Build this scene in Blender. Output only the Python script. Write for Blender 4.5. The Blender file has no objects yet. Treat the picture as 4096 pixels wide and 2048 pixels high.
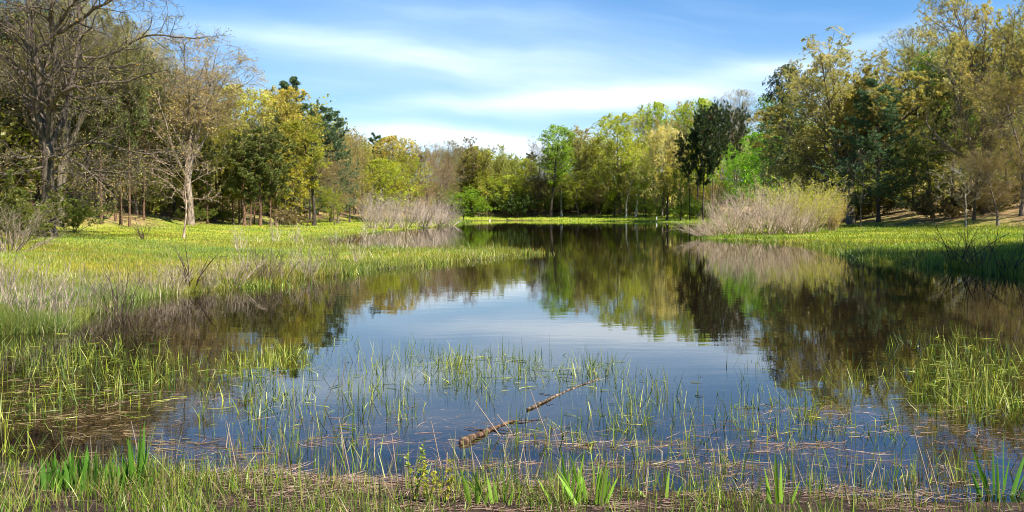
import bpy, math, random
import numpy as np
from mathutils import Vector

# ------------------------------------------------------------------ camera
W2 = 2576 / 1024.0            # my notes on the photograph were taken at 2576 px wide
FOC, CX, CY, EYE = 826.0, 512.0, 215.5, 1.7
scene = bpy.context.scene
cam_d = bpy.data.cameras.new('camera')
cam = bpy.data.objects.new('camera', cam_d)
scene.collection.objects.link(cam)
cam.location = (0, 0, EYE)
cam.rotation_euler = (math.radians(90), 0, 0)
cam_d.sensor_width = 36
cam_d.lens = FOC / 1024 * 36
cam_d.shift_y = -(256 - CY) / 1024
cam_d.clip_start = 0.05
cam_d.clip_end = 3000
scene.camera = cam

# ------------------------------------------------------------------ sun and sky
SUN_EL, SUN_AZ = math.radians(53), math.radians(126)      # azimuth clockwise from +Y (view direction)
sun_dir = Vector((math.cos(SUN_EL) * math.sin(SUN_AZ), math.cos(SUN_EL) * math.cos(SUN_AZ), math.sin(SUN_EL)))
sd = bpy.data.lights.new('sun', 'SUN')
sd.energy = 5.0
sd.angle = math.radians(0.5)
sd.color = (1.0, 0.94, 0.84)
sun = bpy.data.objects.new('sun', sd)
scene.collection.objects.link(sun)
sun.rotation_euler = (-sun_dir).to_track_quat('-Z', 'Y').to_euler()

world = bpy.data.worlds.new('World')
scene.world = world
world.use_nodes = True
nt = world.node_tree
nt.nodes.clear()


def N(tree, kind, **kw):
    n = tree.nodes.new(kind)
    for k, v in kw.items():
        if k.startswith('i_'):
            n.inputs[k[2:].replace('_', ' ')].default_value = v
        else:
            setattr(n, k, v)
    return n


def math_node(tree, op, a, b=None, c=None, clamp=False):
    n = tree.nodes.new('ShaderNodeMath')
    n.operation = op
    n.use_clamp = clamp
    for i, v in enumerate((a, b, c)):
        if v is None:
            continue
        if isinstance(v, (int, float)):
            n.inputs[i].default_value = v
        else:
            tree.links.new(v, n.inputs[i])
    return n.outputs[0]


def build_sky():
    L = nt.links.new
    out = N(nt, 'ShaderNodeOutputWorld')
    bg = N(nt, 'ShaderNodeBackground')
    bg.inputs['Strength'].default_value = 0.055
    L(bg.outputs[0], out.inputs[0])
    sky = N(nt, 'ShaderNodeTexSky')
    sky.sky_type = 'NISHITA'
    sky.sun_disc = False
    sky.sun_elevation = SUN_EL
    sky.sun_rotation = SUN_AZ
    sky.air_density = 1.0
    sky.dust_density = 0.5
    sky.ozone_density = 4.0
    tint = N(nt, 'ShaderNodeMix', data_type='RGBA', blend_type='MULTIPLY')
    tint.inputs[0].default_value = 1
    L(sky.outputs[0], tint.inputs[6])
    tint.inputs[7].default_value = (0.66, 1.02, 1.24, 1)
    # cirrus: streaks laid out on the sky dome by direction
    tc = N(nt, 'ShaderNodeTexCoord')
    sep = N(nt, 'ShaderNodeSeparateXYZ')
    L(tc.outputs['Generated'], sep.inputs[0])
    x, y, z = sep.outputs
    ya = math_node(nt, 'MAXIMUM', math_node(nt, 'ABSOLUTE', y), 0.05)
    u = math_node(nt, 'DIVIDE', x, ya)
    v = math_node(nt, 'DIVIDE', z, ya)
    comb = N(nt, 'ShaderNodeCombineXYZ')
    L(u, comb.inputs[0]); L(v, comb.inputs[1]); L(math_node(nt, 'SIGN', y), comb.inputs[2])
    warp = N(nt, 'ShaderNodeTexNoise')
    warp.inputs['Scale'].default_value = 3.0
    warp.inputs['Detail'].default_value = 3
    L(comb.outputs[0], warp.inputs['Vector'])
    wv = math_node(nt, 'MULTIPLY', math_node(nt, 'SUBTRACT', warp.outputs[0], 0.5), 0.08)
    v2 = math_node(nt, 'ADD', v, wv)
    comb2 = N(nt, 'ShaderNodeCombineXYZ')
    L(math_node(nt, 'MULTIPLY', u, 1.3), comb2.inputs[0])
    L(math_node(nt, 'MULTIPLY', math_node(nt, 'ADD', v2, math_node(nt, 'MULTIPLY', u, 0.10)), 9.0), comb2.inputs[1])
    fib = N(nt, 'ShaderNodeTexNoise')
    fib.inputs['Scale'].default_value = 2.2
    fib.inputs['Detail'].default_value = 7
    fib.inputs['Roughness'].default_value = 0.55
    L(comb2.outputs[0], fib.inputs['Vector'])
    total = None
    # (x, y in 2576-px notes, half-width x, half-height y, slope, amount)
    streaks = [(1450, 250, 520, 26, -0.06, .85), (1080, 352, 330, 26, .06, .75), (820, 105, 430, 42, .16, .62),
               (2000, 150, 420, 34, -.20, .55), (1350, 180, 650, 60, .02, .30), (1500, 345, 700, 30, 0, .40),
               (1150, 60, 600, 90, .1, .38), (1500, 250, 700, 90, 0, .15), (640, -250, 700, 70, .1, .25), (1900, -420, 900, 80, -.1, .2),
               (1200, 400, 1800, 45, 0, .5)]
    for sx, sy, rx, ry, sl, amt in streaks:
        uc, vc = (sx / W2 - CX) / FOC, (CY - sy / W2) / FOC
        rx, ry = rx / W2 / FOC, ry / W2 / FOC
        du = math_node(nt, 'SUBTRACT', u, uc)
        dv = math_node(nt, 'SUBTRACT', v2, math_node(nt, 'ADD', vc, math_node(nt, 'MULTIPLY', du, -sl)))
        a = math_node(nt, 'POWER', math_node(nt, 'ABSOLUTE', math_node(nt, 'DIVIDE', du, rx)), 2.0)
        b = math_node(nt, 'POWER', math_node(nt, 'ABSOLUTE', math_node(nt, 'DIVIDE', dv, ry)), 2.0)
        g = math_node(nt, 'MULTIPLY', math_node(nt, 'EXPONENT', math_node(nt, 'MULTIPLY', math_node(nt, 'ADD', a, b), -1.0)), amt)
        total = g if total is None else math_node(nt, 'ADD', total, g)
    fr = math_node(nt, 'MULTIPLY', math_node(nt, 'SUBTRACT', fib.outputs[0], 0.28), 2.6, clamp=True)
    base = math_node(nt, 'MULTIPLY', math_node(nt, 'SUBTRACT', fib.outputs[0], 0.5), 0.45, clamp=True)
    m = math_node(nt, 'ADD', math_node(nt, 'MULTIPLY', total, math_node(nt, 'ADD', math_node(nt, 'MULTIPLY', fr, 0.6), 0.4)), base, clamp=True)
    hz = math_node(nt, 'MULTIPLY', math_node(nt, 'EXPONENT', math_node(nt, 'MULTIPLY', v, -4.0)), 0.22)
    m = math_node(nt, 'ADD', m, hz, clamp=True)
    hi = math_node(nt, 'SUBTRACT', 1.35, math_node(nt, 'MULTIPLY', v, 2.1), clamp=True)
    m = math_node(nt, 'MULTIPLY', math_node(nt, 'MULTIPLY', m, hi), 0.80)
    cl = N(nt, 'ShaderNodeMix', data_type='RGBA')
    L(m, cl.inputs[0])
    L(tint.outputs[2], cl.inputs[6])
    cl.inputs[7].default_value = (9.6, 10.5, 11.2, 1)
    deep = N(nt, 'ShaderNodeMix', data_type='RGBA', blend_type='MULTIPLY')     # the sky deepens towards the zenith
    L(math_node(nt, 'MULTIPLY', math_node(nt, 'SUBTRACT', v, .15), 2.9, clamp=True), deep.inputs[0])
    L(cl.outputs[2], deep.inputs[6]); deep.inputs[7].default_value = (.44, .82, 1.05, 1)
    L(deep.outputs[2], bg.inputs['Color'])


build_sky()
scene.view_settings.view_transform = 'Standard'
scene.view_settings.look = 'None'
scene.view_settings.gamma = 1
scene.view_settings.exposure = 1.38
scene.cycles.filter_width = 1.0
scene.cycles.max_bounces = 14
scene.cycles.transparent_max_bounces = 16
scene.cycles.diffuse_bounces = 8
scene.cycles.transmission_bounces = 8
scene.cycles.glossy_bounces = 3
scene.cycles.caustics_reflective = False
scene.cycles.caustics_refractive = False

# ------------------------------------------------------------------ small helpers


def tag(o, label=None, cat=None, group=None, kind=None):
    if label: o['label'] = label
    if cat: o['category'] = cat
    if group: o['group'] = group
    if kind: o['kind'] = kind
    return o


def gx(vx, D):
    """world X of a thing seen at note column vx and standing D metres away"""
    return (vx / W2 - CX) / FOC * D


def gp(vx, vy):
    """point of the water level under a spot of the photograph"""
    D = EYE * FOC / (vy / W2 - CY)
    return (gx(vx, D), D)


def height_at(vy, D):
    return EYE + (CY - vy / W2) / FOC * D


def mesh_np(name, V, Q, col=None, mat=None, parent=None, smooth=False, link=True):
    me = bpy.data.meshes.new(name)
    V = np.ascontiguousarray(V, dtype=np.float32).reshape(-1, 3)
    Q = np.ascontiguousarray(Q, dtype=np.int32).reshape(-1, 4)
    me.vertices.add(len(V))
    me.vertices.foreach_set('co', V.ravel())
    me.loops.add(len(Q) * 4)
    me.loops.foreach_set('vertex_index', Q.ravel())
    me.polygons.add(len(Q))
    me.polygons.foreach_set('loop_start', np.arange(0, len(Q) * 4, 4, dtype=np.int32))
    if smooth:
        me.polygons.foreach_set('use_smooth', np.ones(len(Q), dtype=bool))
    if col is not None:
        a = me.color_attributes.new('col', 'FLOAT_COLOR', 'POINT')
        c = np.ones((len(V), 4), dtype=np.float32)
        c[:, :3] = col
        a.data.foreach_set('color', c.ravel())
    me.update(calc_edges=True)
    me.validate()
    if mat: me.materials.append(mat)
    if not link:
        return me
    o = bpy.data.objects.new(name, me)
    scene.collection.objects.link(o)
    if parent: o.parent = parent
    return o


def empty(name, loc, rz=0.0):
    e = bpy.data.objects.new(name, None)
    e.empty_display_size = .2
    scene.collection.objects.link(e)
    e.location = loc
    e.rotation_euler = (0, 0, rz)
    return e


def norm(a):
    return a / np.maximum(np.linalg.norm(a, axis=-1, keepdims=True), 1e-9)


def tubes(P, R, k):
    """P (n,s,3) centre lines, R (n,s) radii -> verts, quads"""
    n, s, _ = P.shape
    T = np.empty_like(P)
    T[:, 1:-1] = P[:, 2:] - P[:, :-2]
    T[:, 0] = P[:, 1] - P[:, 0]
    T[:, -1] = P[:, -1] - P[:, -2]
    T = norm(T)
    ref = np.where(np.abs(T[:, :1, 2:3]) > .8, np.array([[[1., 0, 0]]]), np.array([[[0, 0, 1.]]]))
    U = norm(np.cross(T, np.broadcast_to(ref, T.shape)))
    B = np.cross(T, U)
    a = np.arange(k) / k * 2 * np.pi
    V = P[:, :, None, :] + R[:, :, None, None] * (np.cos(a)[None, None, :, None] * U[:, :, None, :] + np.sin(a)[None, None, :, None] * B[:, :, None, :])
    i = np.arange(n)[:, None, None] * s * k
    j = np.arange(s - 1)[None, :, None] * k
    q = np.arange(k)[None, None, :]
    q2 = (q + 1) % k
    Q = np.stack(np.broadcast_arrays(i + j + q, i + j + q2, i + j + k + q2, i + j + k + q), -1).reshape(-1, 4)
    return V.reshape(-1, 3), Q


class Acc:
    def __init__(self): self.v, self.q, self.c, self.n = [], [], [], 0

    def add(self, V, Q, c=None):
        self.v.append(V); self.q.append(Q + self.n); self.n += len(V)
        if c is None: c = np.ones(3)
        self.c.append(np.broadcast_to(np.asarray(c, dtype=np.float32), (len(V), 3)))

    def get(self):
        return np.concatenate(self.v), np.concatenate(self.q), np.concatenate(self.c)

    def obj(self, name, mat, parent=None, smooth=False, link=True):
        V, Q, c = self.get()
        return mesh_np(name, V, Q, c, mat, parent, smooth, link)


# ------------------------------------------------------------------ materials
def leaf_material(name, translucent=.4, gloss=.02, up=0.0):
    m = bpy.data.materials.new(name)
    m.use_nodes = True
    t = m.node_tree; t.nodes.clear(); L = t.links.new
    out = N(t, 'ShaderNodeOutputMaterial')
    at = N(t, 'ShaderNodeAttribute', attribute_name='col')
    oi = N(t, 'ShaderNodeObjectInfo')
    mul = N(t, 'ShaderNodeMix', data_type='RGBA', blend_type='MULTIPLY')
    mul.inputs[0].default_value = 1
    L(at.outputs['Color'], mul.inputs[6]); L(oi.outputs['Color'], mul.inputs[7])
    d = N(t, 'ShaderNodeBsdfDiffuse'); tr = N(t, 'ShaderNodeBsdfTranslucent')
    L(mul.outputs[2], d.inputs['Color'])
    g = N(t, 'ShaderNodeMix', data_type='RGBA', blend_type='MULTIPLY')
    g.inputs[0].default_value = 1
    L(mul.outputs[2], g.inputs[6]); g.inputs[7].default_value = (1.15, 1.2, .6, 1)
    L(g.outputs[2], tr.inputs['Color'])
    mx = N(t, 'ShaderNodeMixShader'); mx.inputs[0].default_value = translucent
    L(d.outputs[0], mx.inputs[1]); L(tr.outputs[0], mx.inputs[2])
    gl = N(t, 'ShaderNodeBsdfGlossy'); gl.inputs['Roughness'].default_value = .45
    mx2 = N(t, 'ShaderNodeMixShader'); mx2.inputs[0].default_value = gloss
    L(mx.outputs[0], mx2.inputs[1]); L(gl.outputs[0], mx2.inputs[2])
    L(mx2.outputs[0], out.inputs[0])
    return m


def bark_material(name, scale=6.0):
    m = bpy.data.materials.new(name)
    m.use_nodes = True
    t = m.node_tree; L = t.links.new
    b = t.nodes['Principled BSDF']
    b.inputs['Roughness'].default_value = .9
    b.inputs['Specular IOR Level'].default_value = .2
    at = N(t, 'ShaderNodeAttribute', attribute_name='col')
    oi = N(t, 'ShaderNodeObjectInfo')
    mul = N(t, 'ShaderNodeMix', data_type='RGBA', blend_type='MULTIPLY')
    mul.inputs[0].default_value = 1
    L(at.outputs['Color'], mul.inputs[6]); L(oi.outputs['Color'], mul.inputs[7])
    tc = N(t, 'ShaderNodeTexCoord'); mp = N(t, 'ShaderNodeMapping')
    mp.inputs['Scale'].default_value = (scale, scale, scale * .22)
    L(tc.outputs['Object'], mp.inputs[0])
    no = N(t, 'ShaderNodeTexNoise'); no.inputs['Scale'].default_value = 1.5; no.inputs['Detail'].default_value = 6
    L(mp.outputs[0], no.inputs['Vector'])
    rp = N(t, 'ShaderNodeValToRGB')
    rp.color_ramp.elements[0].position = .36; rp.color_ramp.elements[0].color = (.35, .33, .3, 1)
    rp.color_ramp.elements[1].position = .66; rp.color_ramp.elements[1].color = (1.35, 1.3, 1.2, 1)
    L(no.outputs[0], rp.inputs[0])
    m2 = N(t, 'ShaderNodeMix', data_type='RGBA', blend_type='MULTIPLY'); m2.inputs[0].default_value = 1
    L(mul.outputs[2], m2.inputs[6]); L(rp.outputs[0], m2.inputs[7])
    L(m2.outputs[2], b.inputs['Base Color'])
    bp = N(t, 'ShaderNodeBump'); bp.inputs['Strength'].default_value = .8; bp.inputs['Distance'].default_value = .03
    L(no.outputs[0], bp.inputs['Height']); L(bp.outputs[0], b.inputs['Normal'])
    return m


M_LEAF = leaf_material('leaf_tissue', .58)
M_NEEDLE = leaf_material('pine_needles', .2, .02)
M_GRASS = leaf_material('grass_blade', .38, .03)
M_STRAW = leaf_material('dry_straw', .2, .03)
M_BARK = bark_material('bark')


def ground_material():
    m = bpy.data.materials.new('ground_cover')
    m.use_nodes = True
    t = m.node_tree; L = t.links.new
    b = t.nodes['Principled BSDF']; b.inputs['Roughness'].default_value = .95
    b.inputs['Specular IOR Level'].default_value = .1
    geo = N(t, 'ShaderNodeNewGeometry')
    at = N(t, 'ShaderNodeAttribute', attribute_name='col')     # r: grass, g: wood floor, b: wet mud
    sp = N(t, 'ShaderNodeSeparateColor'); L(at.outputs['Color'], sp.inputs[0])

    def noise(sc, det=5):
        n = N(t, 'ShaderNodeTexNoise'); n.inputs['Scale'].default_value = sc; n.inputs['Detail'].default_value = det
        L(geo.outputs['Position'], n.inputs['Vector']); return n.outputs[0]

    def ramp(f, stops):
        r = N(t, 'ShaderNodeValToRGB')
        el = r.color_ramp.elements
        while len(el) < len(stops): el.new(.5)
        for e, (p, c) in zip(el, stops): e.position = p; e.color = (*c, 1)
        L(f, r.inputs[0]); return r.outputs[0]
    gr = ramp(noise(.35), [(.3, (.14, .20, .012)), (.5, (.24, .29, .02)), (.68, (.34, .32, .05))])
    gf = ramp(noise(14), [(.3, (.5, .5, .5)), (.7, (1.3, 1.3, 1.2))])
    gm = N(t, 'ShaderNodeMix', data_type='RGBA', blend_type='MULTIPLY'); gm.inputs[0].default_value = 1
    L(gr, gm.inputs[6]); L(gf, gm.inputs[7])
    li = ramp(noise(.5, 8), [(.3, (.05, .045, .02)), (.48, (.20, .13, .06)), (.56, (.30, .21, .10)), (.64, (.15, .19, .03))])
    mu = ramp(noise(9, 8), [(.3, (.014, .010, .008)), (.55, (.038, .025, .019)), (.75, (.075, .048, .034))])
    a = N(t, 'ShaderNodeMix', data_type='RGBA'); L(sp.outputs[1], a.inputs[0]); L(gm.outputs[2], a.inputs[6]); L(li, a.inputs[7])
    c = N(t, 'ShaderNodeMix', data_type='RGBA'); L(sp.outputs[2], c.inputs[0]); L(a.outputs[2], c.inputs[6]); L(mu, c.inputs[7])
    L(c.outputs[2], b.inputs['Base Color'])
    bp = N(t, 'ShaderNodeBump'); bp.inputs['Strength'].default_value = .6; bp.inputs['Distance'].default_value = .06
    L(noise(18, 6), bp.inputs['Height']); L(bp.outputs[0], b.inputs['Normal'])
    return m


def water_material():
    m = bpy.data.materials.new('pond_water')
    m.use_nodes = True
    t = m.node_tree; t.nodes.clear(); L = t.links.new
    out = N(t, 'ShaderNodeOutputMaterial')
    geo = N(t, 'ShaderNodeNewGeometry')
    mp = N(t, 'ShaderNodeMapping'); mp.inputs['Scale'].default_value = (.9, 2.6, 1)
    L(geo.outputs['Position'], mp.inputs[0])
    n1 = N(t, 'ShaderNodeTexNoise'); n1.inputs['Scale'].default_value = 1.1; n1.inputs['Detail'].default_value = 3
    L(mp.outputs[0], n1.inputs['Vector'])
    n2 = N(t, 'ShaderNodeTexNoise'); n2.inputs['Scale'].default_value = 6; n2.inputs['Detail'].default_value = 2
    L(mp.outputs[0], n2.inputs['Vector'])
    h = math_node(t, 'ADD', n1.outputs[0], math_node(t, 'MULTIPLY', n2.outputs[0], .12))
    bp = N(t, 'ShaderNodeBump'); bp.inputs['Strength'].default_value = 1.0; bp.inputs['Distance'].default_value = .0011
    L(h, bp.inputs['Height'])
    fr = N(t, 'ShaderNodeFresnel'); fr.inputs['IOR'].default_value = 1.47; L(bp.outputs[0], fr.inputs['Normal'])
    gl = N(t, 'ShaderNodeBsdfGlossy'); gl.inputs['Roughness'].default_value = .012; L(bp.outputs[0], gl.inputs['Normal'])
    gl.inputs['Color'].default_value = (1, 1, 1, 1)
    tr = N(t, 'ShaderNodeBsdfTransparent'); tr.inputs['Color'].default_value = (.50, .45, .38, 1)
    mx = N(t, 'ShaderNodeMixShader')
    L(fr.outputs[0], mx.inputs[0]); L(tr.outputs[0], mx.inputs[1]); L(gl.outputs[0], mx.inputs[2])
    L(mx.outputs[0], out.inputs[0])
    return m


# ------------------------------------------------------------------ the land
shore = [(-16, 6.5), gp(0, 1165), gp(400, 1180), gp(900, 1205), gp(1400, 1222), gp(2100, 1238), gp(2576, 1262), (9, 5.2), (22, 7.5),
         (27, 15), (22, 19.5), gp(2576, 692), gp(2400, 674), gp(2250, 662), gp(2140, 642), gp(2080, 624), gp(1950, 609), gp(1850, 603),
         gp(1765, 600), (20.5, 72), (25, 100), (33, 140), gp(1825, 562), gp(1700, 559), gp(1500, 556.5), gp(1300, 555), gp(1185, 555.5),
         gp(1172, 560), gp(1150, 566), gp(1080, 573), gp(1000, 580), gp(900, 590), gp(825, 598), gp(775, 608), gp(840, 620), gp(1000, 627),
         gp(1190, 629), gp(1290, 632), gp(1345, 637), gp(1290, 643), gp(1200, 653), gp(1000, 673), gp(870, 686), gp(700, 710), gp(560, 727),
         gp(450, 735), gp(300, 758), gp(210, 792), gp(120, 830), gp(0, 838), (-12, 11.6), (-18, 10)]
SH = np.array(shore)


def wob(x, y, s, seed=0.0):
    return (np.sin(x * s + 1.3 + seed) * np.cos(y * s * 1.17 + seed * 2.1) + .6 * np.sin(x * s * 2.3 + y * s * 1.9 + seed) + .4 * np.cos(y * s * 3.7 - x * s * 3.1 + seed)) / 2


def sdist(x, y):
    """distance to the shoreline, positive on land"""
    x = np.asarray(x, float); y = np.asarray(y, float)
    best = np.full(x.shape, 1e9); inside = np.zeros(x.shape, bool)
    for i in range(len(SH)):
        ax, ay = SH[i]; bx, by = SH[(i + 1) % len(SH)]
        dx, dy = bx - ax, by - ay
        t = np.clip(((x - ax) * dx + (y - ay) * dy) / (dx * dx + dy * dy), 0, 1)
        best = np.minimum(best, np.hypot(x - ax - t * dx, y - ay - t * dy))
        cr = ((ay > y) != (by > y)) & (x < (bx - ax) * (y - ay) / (by - ay + 1e-12) + ax)
        inside ^= cr
    d = np.where(inside, -best, best)
    amp = np.clip(np.hypot(x, y) * .012, .05, .8)
    return d + amp * wob(x, y, 2.2 / np.clip(np.hypot(x, y) / 14, .6, 6), 3.0)


def sst(a, b, x):
    t = np.clip((x - a) / (b - a), 0, 1)
    return t * t * (3 - 2 * t)


def treeline_left(y):
    return np.interp(y, [0, 20, 50, 130, 190, 275, 320], [-24, -27, -34, -32, -24, -20, -10])


def treeline_right(y):
    return np.interp(y, [0, 20, 60, 95, 130, 180, 240, 300], [30, 31, 40, 39, 44, 53, 68, 70])


def wood_depth(x, y):
    """how far inside the woods a point lies (metres, negative outside)"""
    return np.maximum(np.maximum(treeline_left(y) - x, x - treeline_right(y)), y - (281 + 0 * x))


def ground_z(x, y):
    d = sdist(x, y)
    left_low = sst(75, 45, y) * sst(2, -6, x)
    slope = .036 * (1 - left_low) + .011 * left_low
    near = sst(14, 7, y)
    land = .035 + slope * np.clip(d, 0, 45) * (1 - near) + near * (.03 * np.clip(d, 0, 20)) + .75 * sst(252, 282, y)
    wd = np.clip(wood_depth(x, y), 0, 200)
    land = land + np.minimum(.16 * wd, 15) + .05 * wob(x, y, .35, 1) * sst(.5, 6, d)
    water = -(.02 + .45 * (1 - np.exp(d / 7.0)) + .6 * sst(-6, -25, d))
    z = np.where(d > 0, land * sst(-.01, .6, d) + .012, water)
    return z


def gz(x, y):
    return float(ground_z(np.array([x]), np.array([y]))[0])


ys = np.concatenate([np.linspace(-30, 2, 12), np.linspace(2.3, 14, 120), np.geomspace(14.2, 320, 230), np.geomspace(325, 1500, 24)])
s = np.linspace(-1, 1, 420)
xs = np.sinh(s * 4.6) / np.sinh(4.6) * 900
GX, GY = np.meshgrid(xs, ys)
gzz = ground_z(GX, GY)
gd = sdist(GX, GY); gw = wood_depth(GX, GY)
ii = np.arange(len(ys) - 1)[:, None] * len(xs); jj = np.arange(len(xs) - 1)[None, :]
GQ = np.stack([ii + jj, ii + jj + 1, ii + jj + 1 + len(xs), ii + jj + len(xs)], -1).reshape(-1, 4)
edge_n = .35 + .5 * wob(GX, GY, .9, 5)
cmud = np.clip(1 - sst(.0, .7, gd), 0, 1)
cmud = np.maximum(cmud, sst(9, 5.5, GY) * (1 - sst(1.2, 2.4, gd + wob(GX, GY, 3, 2) * .6)) * (np.abs(GX) < 30))
cwood = np.clip(sst(-4, 5, gw + 3 * wob(GX, GY, .3, 7)), 0, 1)
gcol = np.stack([1 - cwood, cwood, cmud], -1).reshape(-1, 3)
tag(mesh_np('ground', np.stack([GX, GY, gzz], -1), GQ, gcol, ground_material(), smooth=True), kind='structure')
wx0, wx1, wy0, wy1 = -30, 75, 2.5, 262
tag(mesh_np('pond_water', [(wx0, wy0, 0), (wx1, wy0, 0), (wx1, wy1, 0), (wx0, wy1, 0)], [(0, 1, 2, 3)], None, water_material()), kind='structure')


# ------------------------------------------------------------------ growing woody plants
def sweep(rng, S0, D0, Ln, wander, up, S):
    n = len(S0)
    P = np.empty((n, S + 1, 3)); P[:, 0] = S0
    d = norm(D0); p = S0.copy()
    for i in range(S):
        d = norm(d + rng.normal(size=(n, 3)) * wander + np.array([0, 0, up]))
        p = p + d * (Ln / S)[:, None]
        P[:, i + 1] = p
    return P


def sprout(rng, P, R, Lp, n, t0, t1, ang, ln, prof, rr, flat=0.0):
    """children of branches P: start, direction, length, radius"""
    m, S, _ = P.shape
    t = t0 + (t1 - t0) * (np.arange(n)[None, :] + rng.random((m, n))) / n
    f = t * (S - 1); i = np.minimum(f.astype(int), S - 2); w = f - i
    r_ = np.arange(m)[:, None]
    st = P[r_, i] * (1 - w[..., None]) + P[r_, i + 1] * w[..., None]
    T = norm(P[r_, i + 1] - P[r_, i])
    rad = R[r_, i] * (1 - w) + R[r_, i + 1] * w
    ref = np.where(np.abs(T[..., 2:3]) > .85, np.array([1., 0, 0]), np.array([0, 0, 1.]))
    U = norm(np.cross(T, ref)); B = np.cross(T, U)
    az = rng.random((m, 1)) * 6.283 + np.arange(n)[None, :] * 2.4 + rng.normal(size=(m, n)) * .35
    ca, sa = np.cos(az), np.sin(az) * (1 - flat)
    a = np.radians(ang[0] + (ang[1] - ang[0]) * rng.random((m, n)))
    D = np.cos(a)[..., None] * T + np.sin(a)[..., None] * (ca[..., None] * U + sa[..., None] * B)
    L = ln * prof(t) * (.7 + .6 * rng.random((m, n)))
    if Lp is not None:
        L = L * Lp[:, None]
    return st.reshape(-1, 3), D.reshape(-1, 3), L.ravel(), (rad * rr).ravel()


def grow(rng, first, levels):
    """first: (P,R,len). levels: dicts. returns list of (P,R)"""
    P, R, Ln = first
    out = [(P, R)]
    for lv in levels:
        st, D, L, r = sprout(rng, P, R, Ln if lv.get('rel', True) else None, lv['n'], lv.get('t0', .25), lv.get('t1', 1.), lv['ang'], lv['len'],
                             lv.get('prof', lambda t: 1.15 - .55 * t), lv.get('rr', .6), lv.get('flat', 0))
        P = sweep(rng, st, D, L, lv.get('w', .15), lv.get('up', .03), lv.get('S', 4))
        r = np.maximum(r, lv.get('rmin', .006))
        R = r[:, None] * np.linspace(1, lv.get('tip', .35), P.shape[1])[None, :]
        Ln = L
        out.append((P, R))
    return out


def wood_mesh(acc, levels, sides=(9, 6, 5, 4, 3, 3, 3), col=(1, 1, 1), upto=99):
    for i, (P, R) in enumerate(levels[:upto]):
        V, Q = tubes(P, R, sides[min(i, len(sides) - 1)])
        acc.add(V, Q, col)


def points_on(rng, P, n, t0=.2):
    m, S, _ = P.shape
    t = (t0 + (1 - t0) * rng.random((m, n))) * (S - 1)
    i = np.minimum(t.astype(int), S - 2); w = (t - i)[..., None]
    r_ = np.arange(m)[:, None]
    return (P[r_, i] * (1 - w) + P[r_, i + 1] * w).reshape(-1, 3)


def leaf_quads(rng, C, size, asp=.6, flat=.0):
    n = len(C)
    a = norm(rng.normal(size=(n, 3)) * np.array([1, 1, 1 - flat * .7]))
    b = norm(np.cross(a, rng.normal(size=(n, 3)) + np.array([0, 0, flat * 2])))
    s_ = (size * (.6 + .8 * rng.random(n)))[:, None]
    a = a * s_ * .5; b = b * s_ * .5 * asp
    V = np.stack([C - a, C + b - a * .1, C + a, C - b - a * .1], 1).reshape(-1, 3)
    return V, np.arange(n * 4).reshape(-1, 4)


def leaf_tone(rng, C, sc=.8, amt=.32, hue=.07):
    n = len(C)
    v = 1 + amt * wob(C[:, 0] + C[:, 2] * .7, C[:, 1] - C[:, 2] * .6, sc, 1.7) + rng.normal(size=n) * .16
    h = rng.normal(size=n) * hue + hue * 1.2 * wob(C[:, 0] - C[:, 2], C[:, 1] + C[:, 2], sc * .6, 4)
    c = np.stack([v * (1 + h), v, v * (1 - h * .6)], -1)
    return np.repeat(np.clip(c, .25, 1.9), 4, axis=0)


def tuft_quads(rng, C, Dn, size, k, spread=.7, wid=.10):
    """needle tufts: k narrow leaves fanning round the direction Dn at every centre"""
    n = len(C)
    C = np.repeat(C, k, 0); D = norm(np.repeat(Dn, k, 0) + rng.normal(size=(n * k, 3)) * spread)
    s_ = (size * (.7 + .6 * rng.random(n * k)))[:, None]
    b = norm(np.cross(D, rng.normal(size=(n * k, 3)))) * s_ * wid
    V = np.stack([C, C + D * s_ * .5 + b, C + D * s_, C + D * s_ * .5 - b], 1).reshape(-1, 3)
    return V, np.arange(n * k * 4).reshape(-1, 4), C


def trunk_path(rng, H, r, wander=.03, up=.04, S=9, lean=(0, 0), tip=.12, flare=1.35):
    P = sweep(rng, np.zeros((1, 3)), np.array([[lean[0], lean[1], 1.]]), np.array([H]), wander, up, S)
    R = r * np.linspace(1, tip, S + 1)[None, :]
    R[0, 0] *= flare
    return P, R, np.array([H])


PROTO = {}
MID = {}


def dome(acc_w, acc_l, H, cz, k):
    """pull the outline of a crown towards an even dome seen from the fork"""
    c = np.array([0, 0, cz])
    L = acc_l.get()[0] - c
    r = np.linalg.norm(L, axis=1); d = L / r[:, None]
    g = []
    for el in (-15, 15, 40, 62, 88):
        for az in range(0, 360, 40 if el < 60 else 90):
            e, a = math.radians(el), math.radians(az)
            g.append((math.cos(e) * math.cos(a), math.cos(e) * math.sin(a), math.sin(e)))
    g = np.array(g)
    R = []
    for v in g:
        w = d @ v > .9
        R.append(np.percentile(r[w], 93) if w.sum() > 20 else np.nan)
    R = np.array(R); R = np.where(np.isnan(R), np.nanmedian(R) * .8, R)
    target = np.percentile(R, 50)
    for acc in (acc_w, acc_l):
        for i, V in enumerate(acc.v):
            P = V - c; rr = np.linalg.norm(P, axis=1) + 1e-6
            w = np.exp(14 * ((P / rr[:, None]) @ g.T - 1))
            Rp = (w @ R) / w.sum(1)
            f = 1 + k * (target / Rp - 1) * np.clip(rr / Rp, 0, 1) * (P[:, 2] > -cz * .5)
            lim = target * (1.04 + .06 * np.sin(7 * np.arctan2(P[:, 1], P[:, 0])) * np.cos(5 * P[:, 2] / H))
            over = np.maximum(rr * f - lim, 0)
            f = f * (1 - (over / (rr * f)) * .96)
            acc.v[i] = c + P * f[:, None]


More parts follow.
